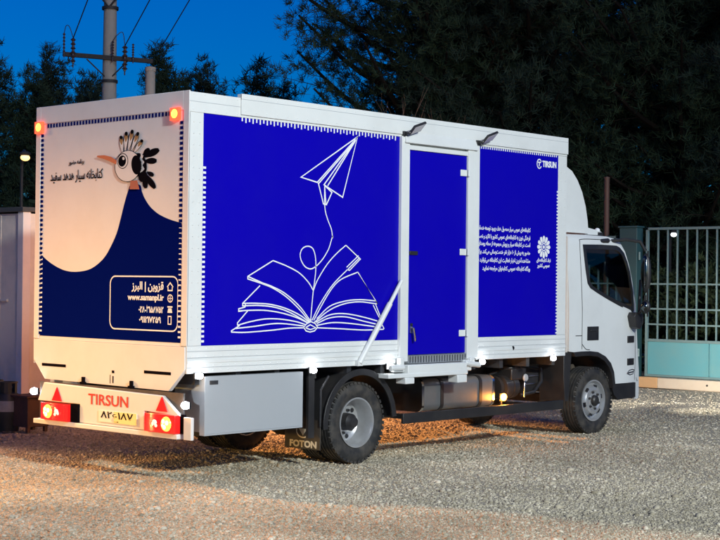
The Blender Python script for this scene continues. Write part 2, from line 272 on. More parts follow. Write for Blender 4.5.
BIRD= [('black',[(0.618,2.87),(0.591,2.87),(0.565,2.871),(0.54,2.872),(0.515,2.873),(0.491,2.877),(0.468,2.881),(0.447,2.888),(0.427,2.896),(0.409,2.907),(0.394,2.921),(0.412,2.945),(0.439,2.947),(0.465,2.947),(0.489,2.944),(0.511,2.939),(0.532,2.931),(0.552,2.923),(0.57,2.913),(0.589,2.902),(0.607,2.891),(0.625,2.879)]),('black',[(0.607,2.835),(0.589,2.829),(0.571,2.823),(0.553,2.818),(0.535,2.813),(0.518,2.81),(0.5,2.809),(0.483,2.809),(0.466,2.811),(0.449,2.816),(0.432,2.823),(0.433,2.846),(0.451,2.854),(0.469,2.86),(0.486,2.863),(0.504,2.864),(0.521,2.863),(0.538,2.861),(0.556,2.858),(0.573,2.853),(0.59,2.849),(0.607,2.844)]),('black',[(0.617,2.889),(0.604,2.892),(0.591,2.895),(0.578,2.898),(0.566,2.901),(0.555,2.905),(0.545,2.91),(0.537,2.916),(0.531,2.923),(0.527,2.932),(0.526,2.942),(0.547,2.955),(0.562,2.954),(0.575,2.951),(0.586,2.947),(0.595,2.942),(0.603,2.935),(0.609,2.928),(0.614,2.92),(0.618,2.912),(0.622,2.903),(0.626,2.895)]),('black',[(0.597,2.723),(0.589,2.707),(0.581,2.691),(0.572,2.675),(0.562,2.659),(0.552,2.644),(0.539,2.63),(0.524,2.617),(0.506,2.605),(0.486,2.594),(0.463,2.584),(0.435,2.596),(0.44,2.613),(0.448,2.629),(0.459,2.644),(0.473,2.658),(0.488,2.671),(0.506,2.683),(0.525,2.694),(0.545,2.706),(0.565,2.717),(0.586,2.728)]),('black',[(0.61,2.699),(0.614,2.688),(0.618,2.677),(0.621,2.666),(0.623,2.655),(0.624,2.645),(0.622,2.634),(0.619,2.623),(0.612,2.613),(0.603,2.603),(0.59,2.593),(0.56,2.596),(0.553,2.607),(0.55,2.618),(0.549,2.628),(0.551,2.639),(0.556,2.649),(0.562,2.66),(0.57,2.67),(0.579,2.68),(0.589,2.69),(0.598,2.7)]),('black',[(0.567,2.739),(0.56,2.732),(0.554,2.725),(0.547,2.718),(0.539,2.712),(0.532,2.706),(0.523,2.702),(0.513,2.698),(0.502,2.696),(0.49,2.695),(0.476,2.696),(0.464,2.71),(0.469,2.719),(0.476,2.726),(0.484,2.731),(0.493,2.735),(0.503,2.738),(0.514,2.741),(0.525,2.742),(0.537,2.743),(0.55,2.744),(0.562,2.744)]),('black',[(0.567,2.812),(0.564,2.788),(0.566,2.764),(0.573,2.743),(0.585,2.726),(0.601,2.712),(0.621,2.703),(0.643,2.699),(0.666,2.7),(0.69,2.707),(0.713,2.719),(0.733,2.736),(0.75,2.756),(0.763,2.778),(0.771,2.802),(0.775,2.827),(0.772,2.85),(0.765,2.871),(0.753,2.889),(0.736,2.903),(0.716,2.912),(0.694,2.915),(0.671,2.914),(0.647,2.906),(0.625,2.894),(0.605,2.878),(0.588,2.858),(0.575,2.836)]),('white',[(0.654,2.911),(0.616,2.888),(0.632,2.858),(0.599,2.83),(0.625,2.802),(0.597,2.769),(0.645,2.728),(0.662,2.746),(0.635,2.774),(0.663,2.803),(0.637,2.832),(0.67,2.859),(0.649,2.89)]),('black',[(0.562,2.685),(0.569,2.675),(0.578,2.667),(0.589,2.66),(0.602,2.656),(0.616,2.653),(0.63,2.653),(0.643,2.655),(0.655,2.66),(0.665,2.666),(0.673,2.675),(0.677,2.684),(0.679,2.695),(0.678,2.705),(0.674,2.716),(0.667,2.725),(0.658,2.734),(0.646,2.74),(0.633,2.745),(0.62,2.747),(0.606,2.747),(0.593,2.745),(0.581,2.741),(0.571,2.734),(0.563,2.726),(0.558,2.716),(0.556,2.706),(0.557,2.695)]),('black',[(0.905,2.924),(0.901,2.939),(0.897,2.955),(0.893,2.971),(0.891,2.986),(0.89,3.002),(0.891,3.018),(0.894,3.033),(0.899,3.049),(0.907,3.065),(0.919,3.08),(0.947,3.08),(0.954,3.065),(0.958,3.049),(0.959,3.033),(0.958,3.018),(0.954,3.002),(0.948,2.986),(0.941,2.971),(0.933,2.955),(0.925,2.939),(0.916,2.924)]),('white',[(0.907,2.928),(0.904,2.943),(0.901,2.958),(0.899,2.972),(0.897,2.987),(0.897,3.002),(0.898,3.017),(0.901,3.031),(0.905,3.046),(0.912,3.061),(0.921,3.076),(0.943,3.076),(0.949,3.061),(0.951,3.046),(0.952,3.032),(0.95,3.017),(0.947,3.002),(0.942,2.987),(0.936,2.972),(0.93,2.958),(0.923,2.943),(0.915,2.928)]),('tan',[(0.918,3.002),(0.914,3.008),(0.911,3.015),(0.908,3.022),(0.906,3.028),(0.904,3.035),(0.904,3.041),(0.905,3.048),(0.909,3.055),(0.914,3.061),(0.921,3.068),(0.941,3.068),(0.947,3.061),(0.95,3.055),(0.951,3.048),(0.951,3.042),(0.949,3.035),(0.946,3.028),(0.941,3.022),(0.936,3.015),(0.931,3.009),(0.926,3.002)]),('black',[(0.925,3.049),(0.921,3.053),(0.918,3.056),(0.914,3.06),(0.912,3.063),(0.91,3.067),(0.909,3.071),(0.91,3.074),(0.913,3.078),(0.918,3.081),(0.924,3.085),(0.943,3.085),(0.949,3.082),(0.952,3.078),(0.954,3.074),(0.954,3.071),(0.953,3.067),(0.95,3.064),(0.946,3.06),(0.942,3.056),(0.937,3.053),(0.932,3.049)]),('black',[(0.864,2.935),(0.856,2.952),(0.848,2.969),(0.841,2.986),(0.835,3.003),(0.831,3.021),(0.828,3.038),(0.827,3.056),(0.829,3.073),(0.834,3.091),(0.842,3.11),(0.87,3.113),(0.881,3.096),(0.888,3.079),(0.892,3.062),(0.894,3.044),(0.894,3.026),(0.892,3.009),(0.889,2.991),(0.885,2.972),(0.88,2.954),(0.874,2.936)]),('white',[(0.864,2.941),(0.858,2.957),(0.852,2.973),(0.846,2.989),(0.842,3.005),(0.838,3.021),(0.835,3.038),(0.835,3.054),(0.836,3.071),(0.839,3.088),(0.845,3.105),(0.867,3.107),(0.876,3.091),(0.882,3.075),(0.885,3.059),(0.887,3.042),(0.887,3.026),(0.886,3.009),(0.883,2.992),(0.88,2.975),(0.877,2.958),(0.873,2.941)]),('tan',[(0.859,3.023),(0.854,3.03),(0.849,3.037),(0.844,3.044),(0.84,3.051),(0.837,3.058),(0.836,3.065),(0.836,3.073),(0.837,3.08),(0.841,3.088),(0.847,3.096),(0.867,3.098),(0.874,3.091),(0.879,3.084),(0.882,3.077),(0.883,3.07),(0.882,3.062),(0.88,3.055),(0.878,3.047),(0.874,3.039),(0.87,3.032),(0.866,3.024)]),('black',[(0.855,3.076),(0.85,3.079),(0.846,3.083),(0.842,3.087),(0.838,3.09),(0.836,3.094),(0.835,3.098),(0.835,3.102),(0.837,3.107),(0.84,3.111),(0.846,3.116),(0.865,3.117),(0.871,3.114),(0.876,3.11),(0.878,3.106),(0.879,3.102),(0.878,3.098),(0.876,3.094),(0.873,3.09),(0.87,3.085),(0.866,3.081),(0.862,3.076)]),('black',[(0.82,2.94),(0.807,2.957),(0.796,2.974),(0.784,2.991),(0.774,3.009),(0.765,3.026),(0.758,3.044),(0.753,3.063),(0.751,3.082),(0.751,3.101),(0.754,3.121),(0.782,3.126),(0.796,3.11),(0.808,3.092),(0.817,3.075),(0.823,3.057),(0.827,3.038),(0.83,3.019),(0.831,3.0),(0.831,2.98),(0.831,2.961),(0.83,2.941)]),('white',[(0.819,2.945),(0.809,2.962),(0.799,2.978),(0.789,2.994),(0.78,3.011),(0.772,3.028),(0.766,3.045),(0.761,3.062),(0.758,3.08),(0.757,3.098),(0.759,3.116),(0.78,3.12),(0.793,3.104),(0.802,3.088),(0.81,3.071),(0.816,3.054),(0.82,3.037),(0.823,3.019),(0.825,3.001),(0.826,2.983),(0.827,2.965),(0.827,2.947)]),('tan',[(0.793,3.031),(0.786,3.038),(0.779,3.045),(0.773,3.052),(0.767,3.059),(0.762,3.066),(0.759,3.074),(0.757,3.082),(0.757,3.09),(0.759,3.098),(0.763,3.107),(0.782,3.111),(0.791,3.104),(0.797,3.097),(0.802,3.09),(0.805,3.083),(0.806,3.075),(0.806,3.067),(0.805,3.058),(0.804,3.05),(0.802,3.041),(0.8,3.033)]),('black',[(0.776,3.086),(0.77,3.09),(0.765,3.093),(0.76,3.097),(0.755,3.1),(0.752,3.104),(0.75,3.108),(0.749,3.112),(0.75,3.117),(0.752,3.122),(0.757,3.127),(0.775,3.131),(0.783,3.128),(0.788,3.124),(0.791,3.121),(0.793,3.116),(0.793,3.112),(0.792,3.107),(0.791,3.103),(0.788,3.098),(0.786,3.093),(0.783,3.088)]),('black',[(0.776,2.933),(0.76,2.948),(0.745,2.963),(0.73,2.977),(0.716,2.992),(0.703,3.008),(0.692,3.024),(0.684,3.04),(0.677,3.057),(0.673,3.075),(0.672,3.094),(0.698,3.102),(0.716,3.088),(0.731,3.073),(0.744,3.058),(0.754,3.042),(0.762,3.025),(0.769,3.008),(0.774,2.99),(0.778,2.972),(0.782,2.954),(0.786,2.936)]),('white',[(0.774,2.939),(0.76,2.953),(0.747,2.967),(0.734,2.981),(0.721,2.995),(0.71,3.01),(0.7,3.025),(0.691,3.04),(0.685,3.056),(0.68,3.073),(0.678,3.09),(0.698,3.096),(0.714,3.083),(0.727,3.069),(0.738,3.054),(0.748,3.039),(0.756,3.023),(0.762,3.007),(0.768,2.991),(0.773,2.974),(0.777,2.958),(0.782,2.941)]),('tan',[(0.729,3.015),(0.721,3.021),(0.713,3.027),(0.705,3.032),(0.698,3.038),(0.692,3.045),(0.687,3.051),(0.684,3.058),(0.682,3.065),(0.682,3.073),(0.684,3.082),(0.702,3.087),(0.712,3.082),(0.72,3.077),(0.726,3.071),(0.731,3.064),(0.734,3.057),(0.735,3.049),(0.736,3.042),(0.737,3.034),(0.737,3.026),(0.736,3.017)]),('black',[(0.701,3.064),(0.695,3.067),(0.689,3.069),(0.683,3.072),(0.678,3.075),(0.674,3.078),(0.671,3.082),(0.669,3.085),(0.669,3.09),(0.67,3.095),(0.674,3.1),(0.691,3.105),(0.699,3.103),(0.705,3.101),(0.709,3.097),(0.712,3.094),(0.713,3.09),(0.713,3.085),(0.712,3.081),(0.711,3.076),(0.709,3.071),(0.708,3.066)]),('black',[(0.737,2.917),(0.72,2.925),(0.703,2.934),(0.687,2.942),(0.671,2.951),(0.657,2.961),(0.644,2.971),(0.632,2.983),(0.623,2.995),(0.617,3.008),(0.612,3.022),(0.636,3.034),(0.655,3.026),(0.672,3.018),(0.686,3.008),(0.698,2.998),(0.709,2.986),(0.718,2.974),(0.726,2.961),(0.733,2.948),(0.74,2.934),(0.746,2.921)]),('white',[(0.735,2.92),(0.719,2.929),(0.704,2.937),(0.69,2.946),(0.676,2.955),(0.662,2.964),(0.65,2.974),(0.64,2.984),(0.631,2.995),(0.624,3.007),(0.619,3.02),(0.637,3.029),(0.654,3.022),(0.668,3.013),(0.682,3.004),(0.693,2.994),(0.703,2.983),(0.712,2.972),(0.72,2.96),(0.728,2.948),(0.735,2.936),(0.742,2.924)]),('tan',[(0.68,2.972),(0.671,2.975),(0.662,2.978),(0.654,2.981),(0.647,2.984),(0.64,2.988),(0.634,2.992),(0.629,2.997),(0.626,3.002),(0.625,3.008),(0.625,3.015),(0.642,3.023),(0.652,3.021),(0.66,3.018),(0.667,3.015),(0.672,3.01),(0.677,3.005),(0.68,3.0),(0.682,2.994),(0.683,2.988),(0.685,2.981),(0.686,2.975)]),('black',[(0.645,3.005),(0.638,3.006),(0.632,3.006),(0.626,3.007),(0.621,3.009),(0.617,3.01),(0.613,3.012),(0.611,3.015),(0.61,3.019),(0.61,3.023),(0.613,3.027),(0.628,3.035),(0.636,3.035),(0.642,3.034),(0.646,3.032),(0.65,3.03),(0.651,3.027),(0.652,3.024),(0.652,3.02),(0.652,3.016),(0.651,3.012),(0.65,3.008)]),('black',[(0.643,2.779),(0.65,2.755),(0.663,2.733),(0.681,2.712),(0.703,2.694),(0.729,2.68),(0.758,2.669),(0.789,2.662),(0.821,2.66),(0.854,2.662),(0.885,2.668),(0.915,2.678),(0.942,2.692),(0.966,2.71),(0.985,2.73),(1.0,2.753),(1.009,2.778),(1.013,2.803),(1.01,2.828),(1.002,2.852),(0.989,2.875),(0.971,2.896),(0.948,2.914),(0.921,2.928),(0.892,2.939),(0.861,2.945),(0.828,2.947),(0.796,2.945),(0.765,2.938),(0.735,2.927),(0.709,2.913),(0.686,2.895),(0.667,2.875),(0.653,2.853),(0.644,2.829),(0.641,2.804)]),('white',[(0.651,2.78),(0.658,2.757),(0.671,2.735),(0.688,2.716),(0.709,2.698),(0.734,2.684),(0.761,2.674),(0.791,2.667),(0.822,2.665),(0.853,2.667),(0.883,2.673),(0.911,2.683),(0.937,2.696),(0.96,2.713),(0.978,2.733),(0.992,2.755),(1.001,2.778),(1.004,2.803),(1.002,2.827),(0.994,2.85),(0.982,2.872),(0.964,2.892),(0.942,2.909),(0.917,2.923),(0.889,2.933),(0.859,2.94),(0.828,2.942),(0.797,2.94),(0.767,2.933),(0.739,2.923),(0.714,2.909),(0.692,2.892),(0.674,2.873),(0.66,2.851),(0.652,2.828),(0.649,2.804)]),('black',[(0.631,2.808),(0.63,2.789),(0.633,2.771),(0.639,2.754),(0.649,2.74),(0.661,2.73),(0.675,2.723),(0.69,2.721),(0.706,2.723),(0.722,2.729),(0.737,2.74),(0.75,2.754),(0.76,2.77),(0.768,2.789),(0.772,2.808),(0.773,2.828),(0.77,2.847),(0.764,2.863),(0.754,2.877),(0.742,2.888),(0.728,2.894),(0.713,2.896),(0.697,2.894),(0.681,2.887),(0.666,2.877),(0.653,2.863),(0.643,2.846),(0.635,2.828)]),('black',[(0.818,2.844),(0.821,2.829),(0.829,2.815),(0.84,2.803),(0.853,2.793),(0.869,2.786),(0.886,2.782),(0.903,2.782),(0.921,2.786),(0.936,2.793),(0.95,2.802),(0.961,2.815),(0.969,2.829),(0.973,2.844),(0.973,2.86),(0.969,2.876),(0.962,2.89),(0.951,2.902),(0.937,2.912),(0.921,2.919),(0.904,2.922),(0.887,2.922),(0.87,2.919),(0.854,2.912),(0.84,2.902),(0.829,2.89),(0.822,2.875),(0.818,2.86)]),('white',[(0.826,2.845),(0.829,2.831),(0.836,2.819),(0.846,2.808),(0.858,2.799),(0.872,2.793),(0.887,2.789),(0.903,2.789),(0.918,2.792),(0.932,2.798),(0.944,2.807),(0.954,2.818),(0.961,2.831),(0.965,2.845),(0.965,2.859),(0.961,2.873),(0.955,2.886),(0.945,2.897),(0.933,2.906),(0.919,2.912),(0.903,2.915),(0.888,2.915),(0.872,2.912),(0.858,2.906),(0.846,2.897),(0.836,2.886),(0.83,2.873),(0.826,2.859)]),('black',[(0.848,2.847),(0.851,2.836),(0.856,2.826),(0.864,2.817),(0.874,2.81),(0.885,2.805),(0.897,2.802),(0.91,2.802),(0.922,2.804),(0.933,2.809),(0.943,2.816),(0.951,2.825),(0.956,2.836),(0.959,2.847),(0.959,2.858),(0.956,2.869),(0.951,2.88),(0.943,2.889),(0.933,2.896),(0.922,2.901),(0.91,2.903),(0.897,2.903),(0.885,2.901),(0.874,2.896),(0.864,2.889),(0.856,2.88),(0.851,2.87),(0.848,2.858)]),('white',[(0.868,2.874),(0.868,2.871),(0.869,2.868),(0.871,2.865),(0.874,2.863),(0.877,2.862),(0.88,2.861),(0.884,2.861),(0.888,2.861),(0.891,2.862),(0.895,2.864),(0.897,2.866),(0.899,2.869),(0.901,2.872),(0.901,2.875),(0.901,2.879),(0.9,2.882),(0.898,2.884),(0.895,2.886),(0.892,2.888),(0.888,2.889),(0.885,2.889),(0.881,2.888),(0.877,2.887),(0.874,2.885),(0.872,2.883),(0.87,2.88),(0.868,2.877)]),('orange',[(0.987,2.825),(1.092,2.861),(1.192,2.889),(1.276,2.906),(1.265,2.919),(1.164,2.918),(1.064,2.899),(0.979,2.86)]),('red',[(0.781,2.668),(0.685,2.671),(0.653,2.588),(0.79,2.593)])]
NAVY= [(2.148,2.025),(2.066,1.972),(1.954,1.919),(1.811,1.871),(1.671,1.848),(1.518,1.849),(1.367,1.872),(1.235,1.928),(1.133,2.001),(1.048,2.102),(0.977,2.21),(0.922,2.346),(0.875,2.472),(0.827,2.579),(0.786,2.636),(0.659,2.627),(0.63,2.563),(0.587,2.499),(0.523,2.435),(0.447,2.385),(0.364,2.347),(0.242,2.309),(0.088,2.276)]

# ---------------------------------------------------------------- light settings
SUNV = (-.35, -1, .55); SUN_E = .6; SUN_C = (1, .97, .92)
SKY_EL = 5.5; SKY_OZ = 6; SKY_SAT = 1.25; SKY_HUE = .521; SKY_STR = .15
# assumed unseen lamps: cold floodlight, car and truck head lamps; visible: amber side marker
LAMPS = [('assumed_floodlight', (-4, -16, 8), (3.0, -.3, .2), 12000, (.92, 1, .955), .35, 72, .85),  # unseen floodlight without a fixture, assumed as the cold light on the side
         ('assumed_car_headlamp', (-6.2, 2.4, .75), (0, 1.05, .28), 1000, (1, .55, .10), .10, 52, 1.),  # no car is built; its low warm light on the rear is assumed
         ('warm_lamp_light', (7.05, 12.40, 3.88), (3.3, 1.2, 0), 27000, (1, .40, .12), .12, 44, .9),
         ('warm_lamp_light', (-2.5, 10, 4.7), (-2.2, .8, .2), 14500, (1, .43, .13), .4, 46, 1.),  # unseen second warm lamp, added to light the ground at the left
         ('assumed_head_lamp', (7.78, .42, .80), (14.4, 1.4, .50), 1250, (1, .95, .84), .06, 42, 1.),  # truck's head lamps, unseen, assumed lit to brighten the gate
         ('assumed_head_lamp', (7.78, 1.81, .80), (14.4, 3.3, .50), 1250, (1, .95, .84), .06, 42, 1.),  # second unseen head lamp, likewise assumed lit
         ('side_marker_bulb', (4.735, .085, .50), (4.7, .5, 0), 9, (1, .36, .05), .03, 0, 0)]
CAM_C = (-8.6973, -9.9494, 1.7736)
CAM_F = (0.739006, 0.673647, 0.008379)
CAM_U = (-0.013794, 0.002695, 0.999901)

# ================================================================ THE TRUCK (x forward, near side y = 0, far side y = 2.23)
W, LB = 2.23, 5.72
truck = thing('box_truck', 'white mobile library truck with deep blue side panels standing on the gravel', 'truck')

def rivets(mb, x0, x1, z, y, step=.085, r=.0075, m=0):
    n = int((x1 - x0) / step)
    for i in range(n + 1):
        x = x0 + (x1 - x0) * i / n
        mb.add([(x + r * math.cos(q), y, z + r * math.sin(q)) for q in [k * math.pi / 3 for k in range(6)]] + [(x, y - .005, z)],
               [(6, k, (k + 1) % 6) for k in range(6)], m)

# ---- cargo box
b = MB()
b.box(.012, LB - .012, .012, W - .012, .966, 3.40)
b.box(.03, LB - .03, .05, W - .05, 3.40, 3.425)                       # roof skin
b.box(0, .165, 0, .011, 1.206, 3.244)                                 # corner posts, near side
b.box(5.551, LB, 0, .011, 1.206, 3.244)
b.box(0, 2.788, -.003, .011, .965, 1.205); b.box(4.062, LB, -.003, .011, .965, 1.205)   # lower rails
b.box(0, 2.788, -.009, -.0035, 1.055, 1.085); b.box(4.062, LB, -.009, -.0035, 1.055, 1.085)
b.box(0, LB, -.003, .011, 3.245, 3.42)                                # top rail
b.box(.6, LB, -.018, -.0035, 3.268, 3.4555)                           # raised fascia
b.box(.6, LB, -.0175, .04, 3.4, 3.455)
b.box(-.0, LB, W - .011, W, .965, 3.42)                               # far side skin
b.box(LB - .011, LB + .004, .03, W - .03, .97, 3.41)                  # front bulkhead
cargo = b.build('cargo_box', white, truck, bevel=.004)
b = MB()
for z in (.99, 1.03, 1.115, 1.185):
    rivets(b, .05, 2.76, z, -.0035); rivets(b, 4.1, 5.69, z, -.0035)
for z in (3.30, 3.43): rivets(b, .65, 5.69, z, -.0185, .13)
for z in (3.27, 3.40): rivets(b, .04, .56, z, -.0035, .11)
for x in (.05, .12):
    for k in range(20): rivets(b, x - .001, x + .001, 1.26 + k * .1, -.0005, .001)
for x in (5.60, 5.68):
    for k in range(20): rivets(b, x - .001, x + .001, 1.26 + k * .1, -.0005, .001)
b.build('rivet_row', alu, cargo, smooth=0)
b = MB()
for x0, x1 in ((0, 2.786), (4.064, LB)):
    for z in (1.014, 1.100, 1.155): b.box(x0, x1, -.0042, -.0031, z, z + .0045)
b.box(.6, LB, -.0188, -.0181, 3.405, 3.409); b.box(0, .598, -.0038, -.0031, 3.335, 3.339)
b.build('sealant_seam', tirsun_panel, cargo, smooth=0)
# blue vinyl panels
p1 = MB().box(.165, 2.79, .004, .0115, 1.207, 3.243).build('side_panel', blue, cargo)
p2 = MB().box(4.06, 5.551, .004, .0115, 1.207, 3.243).build('side_panel', blue, cargo)
# white reflective ticks along the blue panels
b = MB()
def tick(x0, x1, z0, z1): b.box(x0, x1, -.0005, .0035, z0, z1)
n = 48
for i in range(n): x = .62 + i * (2.76 - .62) / n; tick(x, x + .014, 3.212 - .012 * (i % 2), 3.2445)
n = 36
for i in range(n): z = 1.235 + i * (2.80 - 1.235) / n; tick(.166, .198, z, z + .020)
n = 38
for i in range(n): x = 4.08 + i * (5.54 - 4.08) / n; tick(x, x + .013, 3.222, 3.2445)
n = 44
for i in range(n): z = 1.22 + i * (2.86 - 1.22) / n; tick(5.528, 5.5505, z, z + .018)
b.build('reflective_tick', tick_white, cargo, smooth=0)
# one-line drawing: paper plane over an open book
put = lambda h, z: (h, .0025, z)
def step(i): return lambda h, z: (h, .0028 - i * .00012, z)   # every printed stroke a hair above the last
b = MB()
for i, L in enumerate(PLANE): b.ribbon(L, .0130, step(i))
b.build('paper_plane_drawing', print_white, cargo, smooth=0)
b = MB()
for i, L in enumerate(CURVES): b.ribbon(crom(L, 8), .0112, step(i))
for i, L in enumerate(STROKES): b.ribbon(L, .0112, step(i + 20))
b.build('open_book_drawing', print_white, cargo, smooth=0)
# paragraph
para = ['کتابخانه‌های عمومی سیار محصول هدف بهبود توسعه خدمات',
        'فرهنگی نوین به کتابخانه‌های عمومی کشور با تاکید و نصب',
        'است. در کتابخانه سیار و پویش مجموعه از محله روستایی',
        'حضور به بیش از ۱۰ هزار نفر خدمت‌رسانی می‌کند. برای',
        'مشاهده آخرین اخبار فعالیت این کتابخانه می‌توانید به',
        'وبگاه کتابخانه عمومی کتابخوان مراجعه نمایید']
for i, t in enumerate(para):
    lettering('lettering', rtl(t), .062, print_white, cargo, (5.027, .003, [2.372, 2.287, 2.205, 2.120, 2.034, 1.945][i]), SIDE, 'RIGHT', .955 if i < 5 else .86, bold=.0016)
# rosette emblem
b = MB(); cx, cz = 5.285, 2.198
for k in range(12):
    q = k * math.pi / 6
    pts = [(cx + math.cos(q + a) * r, cz + math.sin(q + a) * r) for r, a in ((.052, -.16), (.085, -.235), (.112, -.2), (.126, -.07), (.126, .07), (.112, .2), (.085, .235), (.052, .16))]
    b.poly(pts, put)
b.ribbon([(cx + .040 * math.cos(k * .2618), cz + .040 * math.sin(k * .2618)) for k in range(24)], .012, put, closed=True)
b.poly([(cx + .020 * math.cos(k * .5236), cz + .020 * math.sin(k * .5236)) for k in range(12)], put)
b.build('rosette_emblem', print_white, cargo, smooth=0)
lettering('lettering', rtl('نهاد کتابخانه‌های'), .055, print_white, cargo, (5.285, .003, 2.045), SIDE, 'CENTER', .27, bold=.002)
lettering('lettering', rtl('عمومی کشور'), .055, print_white, cargo, (5.285, .003, 1.985), SIDE, 'CENTER', .24, bold=.002)
# builder's logo, upper right
b = MB()
b.ribbon([(5.183 + .043 * math.cos(k * .2618), 3.128 + .050 * math.sin(k * .2618)) for k in range(2, 23)], .013, put)
b.ribbon([(5.155, 3.145), (5.212, 3.145)], .014, put); b.ribbon([(5.186, 3.14), (5.178, 3.10)], .016, put)
b.build('round_logo', print_white, cargo, smooth=0)
lettering('lettering', 'TIRSUN', .092, print_white, cargo, (5.245, .003, 3.133), SIDE, 'LEFT', .27, bold=.004)

# ---- rear face
b = MB()
b.box(-.004, .011, 0, .075, 1.205, 3.43); b.box(-.004, .011, 2.155, W, 1.205, 3.43)       # rear posts
b.box(-.004, .011, .075, 2.155, 3.262, 3.43)                                            # rear header
rear = b.build('rear_frame', rear_white, truck, bevel=.004)
b = MB(); b.box(.002, .0115, .0755, 2.1545, 1.2005, 3.2615)
rp = b.build('rear_door', rear_white, truck)
putr = lambda y, z: (.0005, y, z)
lay = lambda d: (lambda y, z: (d, y, z))
b = MB(); top = crom([tuple(p) for p in NAVY], 5)
b.poly([p for p in top if .0850 <= p[0] <= 2.14] + [(.0855, 1.231), (2.135, 1.231)], putr)
b.build('navy_graphic', navy, rp, smooth=0)
# hoopoe picture
cm = {'black': 0, 'white': 1, 'tan': 2, 'orange': 3, 'red': 4}
b = MB()
for i, (c, L) in enumerate(BIRD): b.poly(L, lay(-.0003 - .0003 * i), cm[c])
b.build('bird_picture', [black, rear_white, tan, orange_print, red_print], rp, smooth=0)
# dashed tape round the rear door
b = MB(); n = 43
for i in range(n):
    z = 1.245 + i * (3.185 - 1.245) / n
    for y0 in (.083, 2.112): b.box(-.002, .0015, y0, y0 + .038, z, z + .026)
n = 40
for i in range(n):
    y = .255 + i * (2.075 - .255) / n; b.box(-.002, .0015, y, y + .022, 3.222, 3.258)
b.build('dashed_tape', navy, rp, smooth=0)
b = MB(); n = 43
for i in range(n):
    z = 1.245 + (i + .58) * (2.25 - 1.245) / 22
    if z < 2.24:
        for y0 in (.086, 2.106): b.box(-.001, .0015, y0, y0 + .032, z, z + .018)
b.build('reflective_tick', tick_white, rp, smooth=0)
for y in (.75, 1.47): pass
lettering('lettering', rtl('برنامه حضور'), .062, black, rp, (-.001, 1.593, 2.872), REAR, 'CENTER', .235, bold=.0005)
lettering('lettering', rtl('کتابخانه سیار هدهد سفید'), .125, black, rp, (-.001, 1.597, 2.742), REAR, 'CENTER', .80, bold=.001)
# contact box
b = MB(); y0, y1, z0, z1, r = .124, 1.064, 1.330, 1.808, .07; pts = []
for cy, cz, a0 in ((y1 - r, z1 - r, 0), (y0 + r, z1 - r, 90), (y0 + r, z0 + r, 180), (y1 - r, z0 + r, 270)):
    for k in range(7): q = R(a0 + 15 * k); pts.append((cy + r * math.cos(q), cz + r * math.sin(q)))
b.ribbon(pts, .012, lay(-.0008), closed=True)
def ring(c, rr, w): b.ribbon([(c[0] + rr * math.cos(k * .3927), c[1] + rr * math.sin(k * .3927)) for k in range(16)], w, lay(-.0008), closed=True)
c = (.228, 1.716); b.ribbon([(c[0] - .04, c[1]), (c[0], c[1] + .038), (c[0] + .04, c[1])], .011, lay(-.0008)); b.ribbon([(c[0] - .028, c[1]), (c[0] - .028, c[1] - .03), (c[0] + .028, c[1] - .03), (c[0] + .028, c[1])], .011, lay(-.0008))
c = (.226, 1.617); ring(c, .032, .009); b.ribbon([(c[0] - .03, c[1]), (c[0] + .03, c[1])], .007, lay(-.0008)); b.ribbon([(c[0], c[1] - .03), (c[0], c[1] + .03)], .007, lay(-.0008))
c = (.228, 1.520); b.ribbon([(c[0] - .034, c[1] + .022), (c[0] + .034, c[1] + .022)], .013, lay(-.0008)); b.poly([(c[0] - .022, c[1] + .01), (c[0] + .022, c[1] + .01), (c[0] + .032, c[1] - .03), (c[0] - .032, c[1] - .03)], lay(-.0008))
c = (.230, 1.425); b.ribbon([(c[0] - .02, c[1] - .034), (c[0] + .02, c[1] - .034), (c[0] + .02, c[1] + .034), (c[0] - .02, c[1] + .034)], .010, lay(-.0008), closed=True)
b.build('contact_icons', print_white, rp, smooth=0)
lettering('lettering', rtl('قزوین | البرز'), .095, print_white, rp, (-.001, .315, 1.715), REAR, 'RIGHT', .44, bold=.0025)
lettering('lettering', 'www.samanpl.ir', .075, print_white, rp, (-.001, .315, 1.614), REAR, 'RIGHT', .50, bold=.0022)
lettering('lettering', '۰۲۸-۳۱۵۸۷۵۲', .075, print_white, rp, (-.001, .315, 1.520), REAR, 'RIGHT', .34, bold=.0022)
lettering('lettering', '۰۹۱۲۱۷۲۵۹', .075, print_white, rp, (-.001, .345, 1.424), REAR, 'RIGHT', .30, bold=.0022)
# lower rear apron with cut corners
b = MB(); b.prism([(2.215, 1.198), (2.213, 1.01), (2.03, .822), (.22, .806), (.012, 1.0), (.015, 1.198)], 'x', -.012, .03)
for y in (.72, 1.42): b.box(-.035, -.0125, y - .035, y + .035, .80, .825, 1); b.box(-.03, -.0125, y - .018, y + .018, .825, .87, 1)
for y0, y1 in ((.19, .555), (1.70, 2.075)): b.box(-.0145, -.0122, y0, y1, .945, .972, 1)
b.box(-.0142, -.0122, .985, 1.0, .835, .9, 1); b.box(-.0142, -.0122, 1.03, 1.037, .83, .91, 1)
b.box(-.0142, -.0122, .975, 1.01, .925, .95, 1)
b.build('rear_apron', [rear_white, black], truck, bevel=.003)
